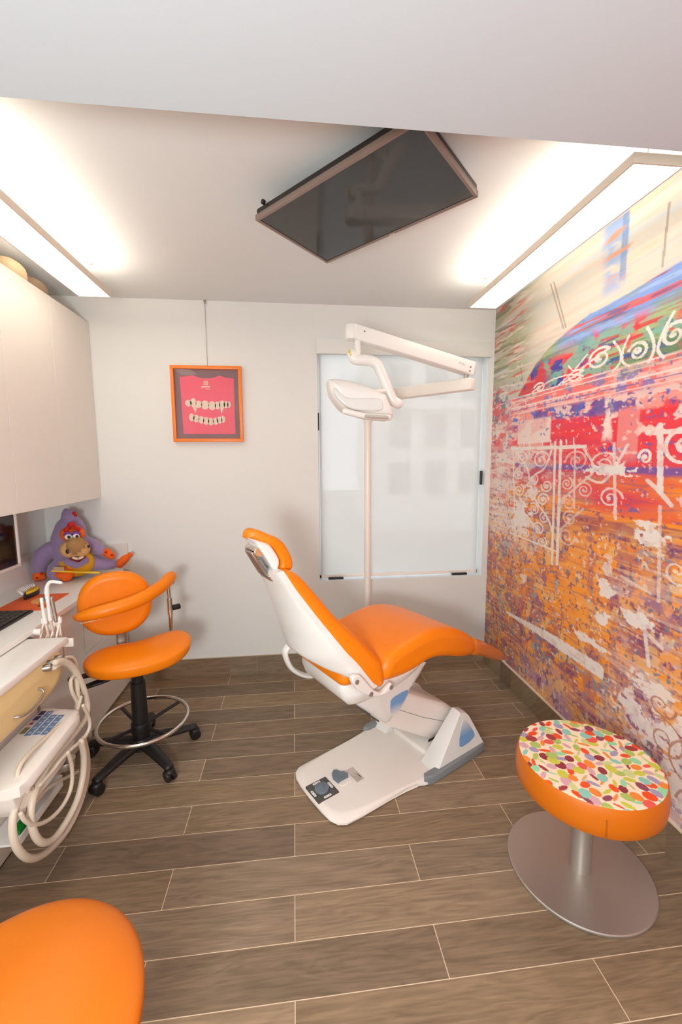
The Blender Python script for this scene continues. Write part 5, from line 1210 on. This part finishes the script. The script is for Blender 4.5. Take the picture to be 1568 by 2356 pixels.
def key(x, y, sx, sy, mat, sym=True):
    b = NB(); box(b, x-sx, x+sx, y-sy, y+sy, 0.5018, 0.5034, 0.0008, 1); k_ = mk('keypad_button', b, mat, ch_, 30, True)
    if sym: b = NB(); lathe(b, [(0.006, 0.5034), (0.007, 0.5036), (0.001, 0.5037)], 14, (x+0.002, y, 0)); mk('button_symbol', b, KW if mat is not KR else KBD, k_, None, True)
for c_, (x, n, y0_) in enumerate(((-1.043, 5, 1.665), (-1.013, 4, 1.668), (-0.983, 4, 1.664))):
    for r_ in range(n): key(x, y0_+r_*0.033, 0.0125, 0.0155, KB)
key(-1.073, 1.803, 0.0115, 0.014, KBD, False); key(-1.073, 1.766, 0.0115, 0.014, KBD, False); key(-1.073, 1.728, 0.0115, 0.014, KR); key(-1.071, 1.684, 0.011, 0.020, KL, False)
# lower body
b = NB(); box(b, -1.44, -1.13, 1.0, 1.672, 0.03, 0.44, 0.006); mk('lower_cabinet', b, WPLA2, DC, 40, True)
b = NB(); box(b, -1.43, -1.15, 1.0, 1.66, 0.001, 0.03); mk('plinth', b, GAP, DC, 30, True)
b = NB(); box(b, -1.40, -1.12, 1.0, 1.86, 0.44, 0.60, 0.01); box(b, -1.40, -1.12, 1.20, 1.60, 0.43, 0.60); mk('spine', b, WPLA2, DC, 40, True)
b = NB(); box(b, -1.128, -1.008, 1.50, 1.79, 0.175, 0.183); box(b, -1.128, -1.008, 1.782, 1.79, 0.183, 0.225); box(b, -1.014, -1.008, 1.50, 1.782, 0.183, 0.205); mk('pull_out_tray', b, WPLA, DC, 30, True)
b = NB(); lathe(b, [(0.03, 0.0), (0.032, 0.02), (0.028, 0.03)], 20, (-0.955, 1.73, 0.30)); cyl(b, (-0.955, 1.73, 0.32), (-0.925, 1.72, 0.352), 0.016, n=16, bev=0.003); cyl(b, (-1.0, 1.70, 0.335), (-0.955, 1.73, 0.31), 0.010, n=12); mk('valve', b, SATIN, DC, 40, True)
for i, (r_, p_) in enumerate(HOSES):
    b = NB(); tube(b, catmull(p_, 6), r_, 14, rnd=True); mk('hose', b, HOSE, DC, 60, True)
for p_ in CONN:
    b = NB(); cyl(b, (TX-0.030, p_[1]-0.012, p_[2]), (TX+0.014, p_[1]+0.004, p_[2]), 0.015, n=18, bev=0.003); mk('hose_connector', b, SATIN, DC, 40, True)
gb = NB(); box(gb, -1.062, -1.028, 1.535, 1.60, 0.1835, 0.203, 0.004); g_ = mk('green_case', gb, GREEN, None, 40); settag(g_, 'small green case lying in the white tray beneath the cart hoses', 'case')

# ================================================================== INSTRUMENTS IN THE HOLDER
ih = thing('instrument_holder', 'white instrument holder bar at the far edge of the cart', 'holder', (-1.08, 1.935, 0.78))
b = NB(); p, q = [Vector(v) for v in HOLD[:2]]
cyl(b, p, q, 0.015, n=20, bev=0.003); box(b, -1.17, -0.99, 1.925, 1.937, 0.735, 0.772, 0.002); box(b, -1.10, -1.06, 1.9055, 1.930, 0.742, 0.758); mk('bar', b, WPLA2, ih, 40, True)
for v in HOLD[2:]:
    b = NB(); cyl(b, (v[0], v[1]+0.026, v[2]-0.020), (v[0], v[1]+0.026, v[2]+0.006), 0.0105, n=16, bev=0.002); cyl(b, (v[0], 1.934, 0.755), (v[0], v[1]+0.024, v[2]-0.018), 0.004, n=10); mk('clip', b, WPLA2, ih, 40, True)
def inst(nm, path, rads, mat, label, cat, tip=None):
    P_ = catmull(path, 6); n = len(P_); rr = [float(np.interp(i/(n-1), np.linspace(0, 1, len(rads)), rads)) for i in range(n)]
    b0 = path[0]; t = thing(nm, label, cat, tuple(b0), 0, 'handpieces standing in the cart holder')
    b = NB(); tube(b, P_, rr, 14, rnd=True); mk('body', b, mat, t, 60, True)
    b = NB(); q0 = Vector(path[0]); tube(b, catmull([q0, q0+Vector((.004, .004, -.05)), q0+Vector((.006, .006, -0.11))], 4), 0.0048, 10); mk('tubing', b, HOSE, t, 60, True)
    if tip: b = NB(); tube(b, tip, 0.0022, 8, rnd=True); mk('tip', b, SATIN, t, 60, True)
sy2 = [Vector(v) for v in SYR]
inst('air_water_syringe', SYR, [.0085, .0065, .0085, .0105, .0085, .008, .0075, .0062], WPLA, 'white syringe with bent nozzle pointing at the plush ape, tallest in the holder', 'dental instrument', [sy2[-1], sy2[-1]+Vector((.010, 0, -.0015))])
inst('suction_handle', HVE1, [.009, .0065, .006, .0072], WPLA2, 'pale handpiece left of the bent-nozzle syringe in the holder', 'dental instrument')
inst('suction_handle', HVE2, [.0085, .0075, .008, .0085], SATIN, 'greyish handpiece right of the bent-nozzle syringe in the holder', 'dental instrument')
inst('suction_handle', HVE3, [.004, .004, .0045], WPLA2, 'thin short pale handpiece, rightmost in the holder', 'dental instrument')
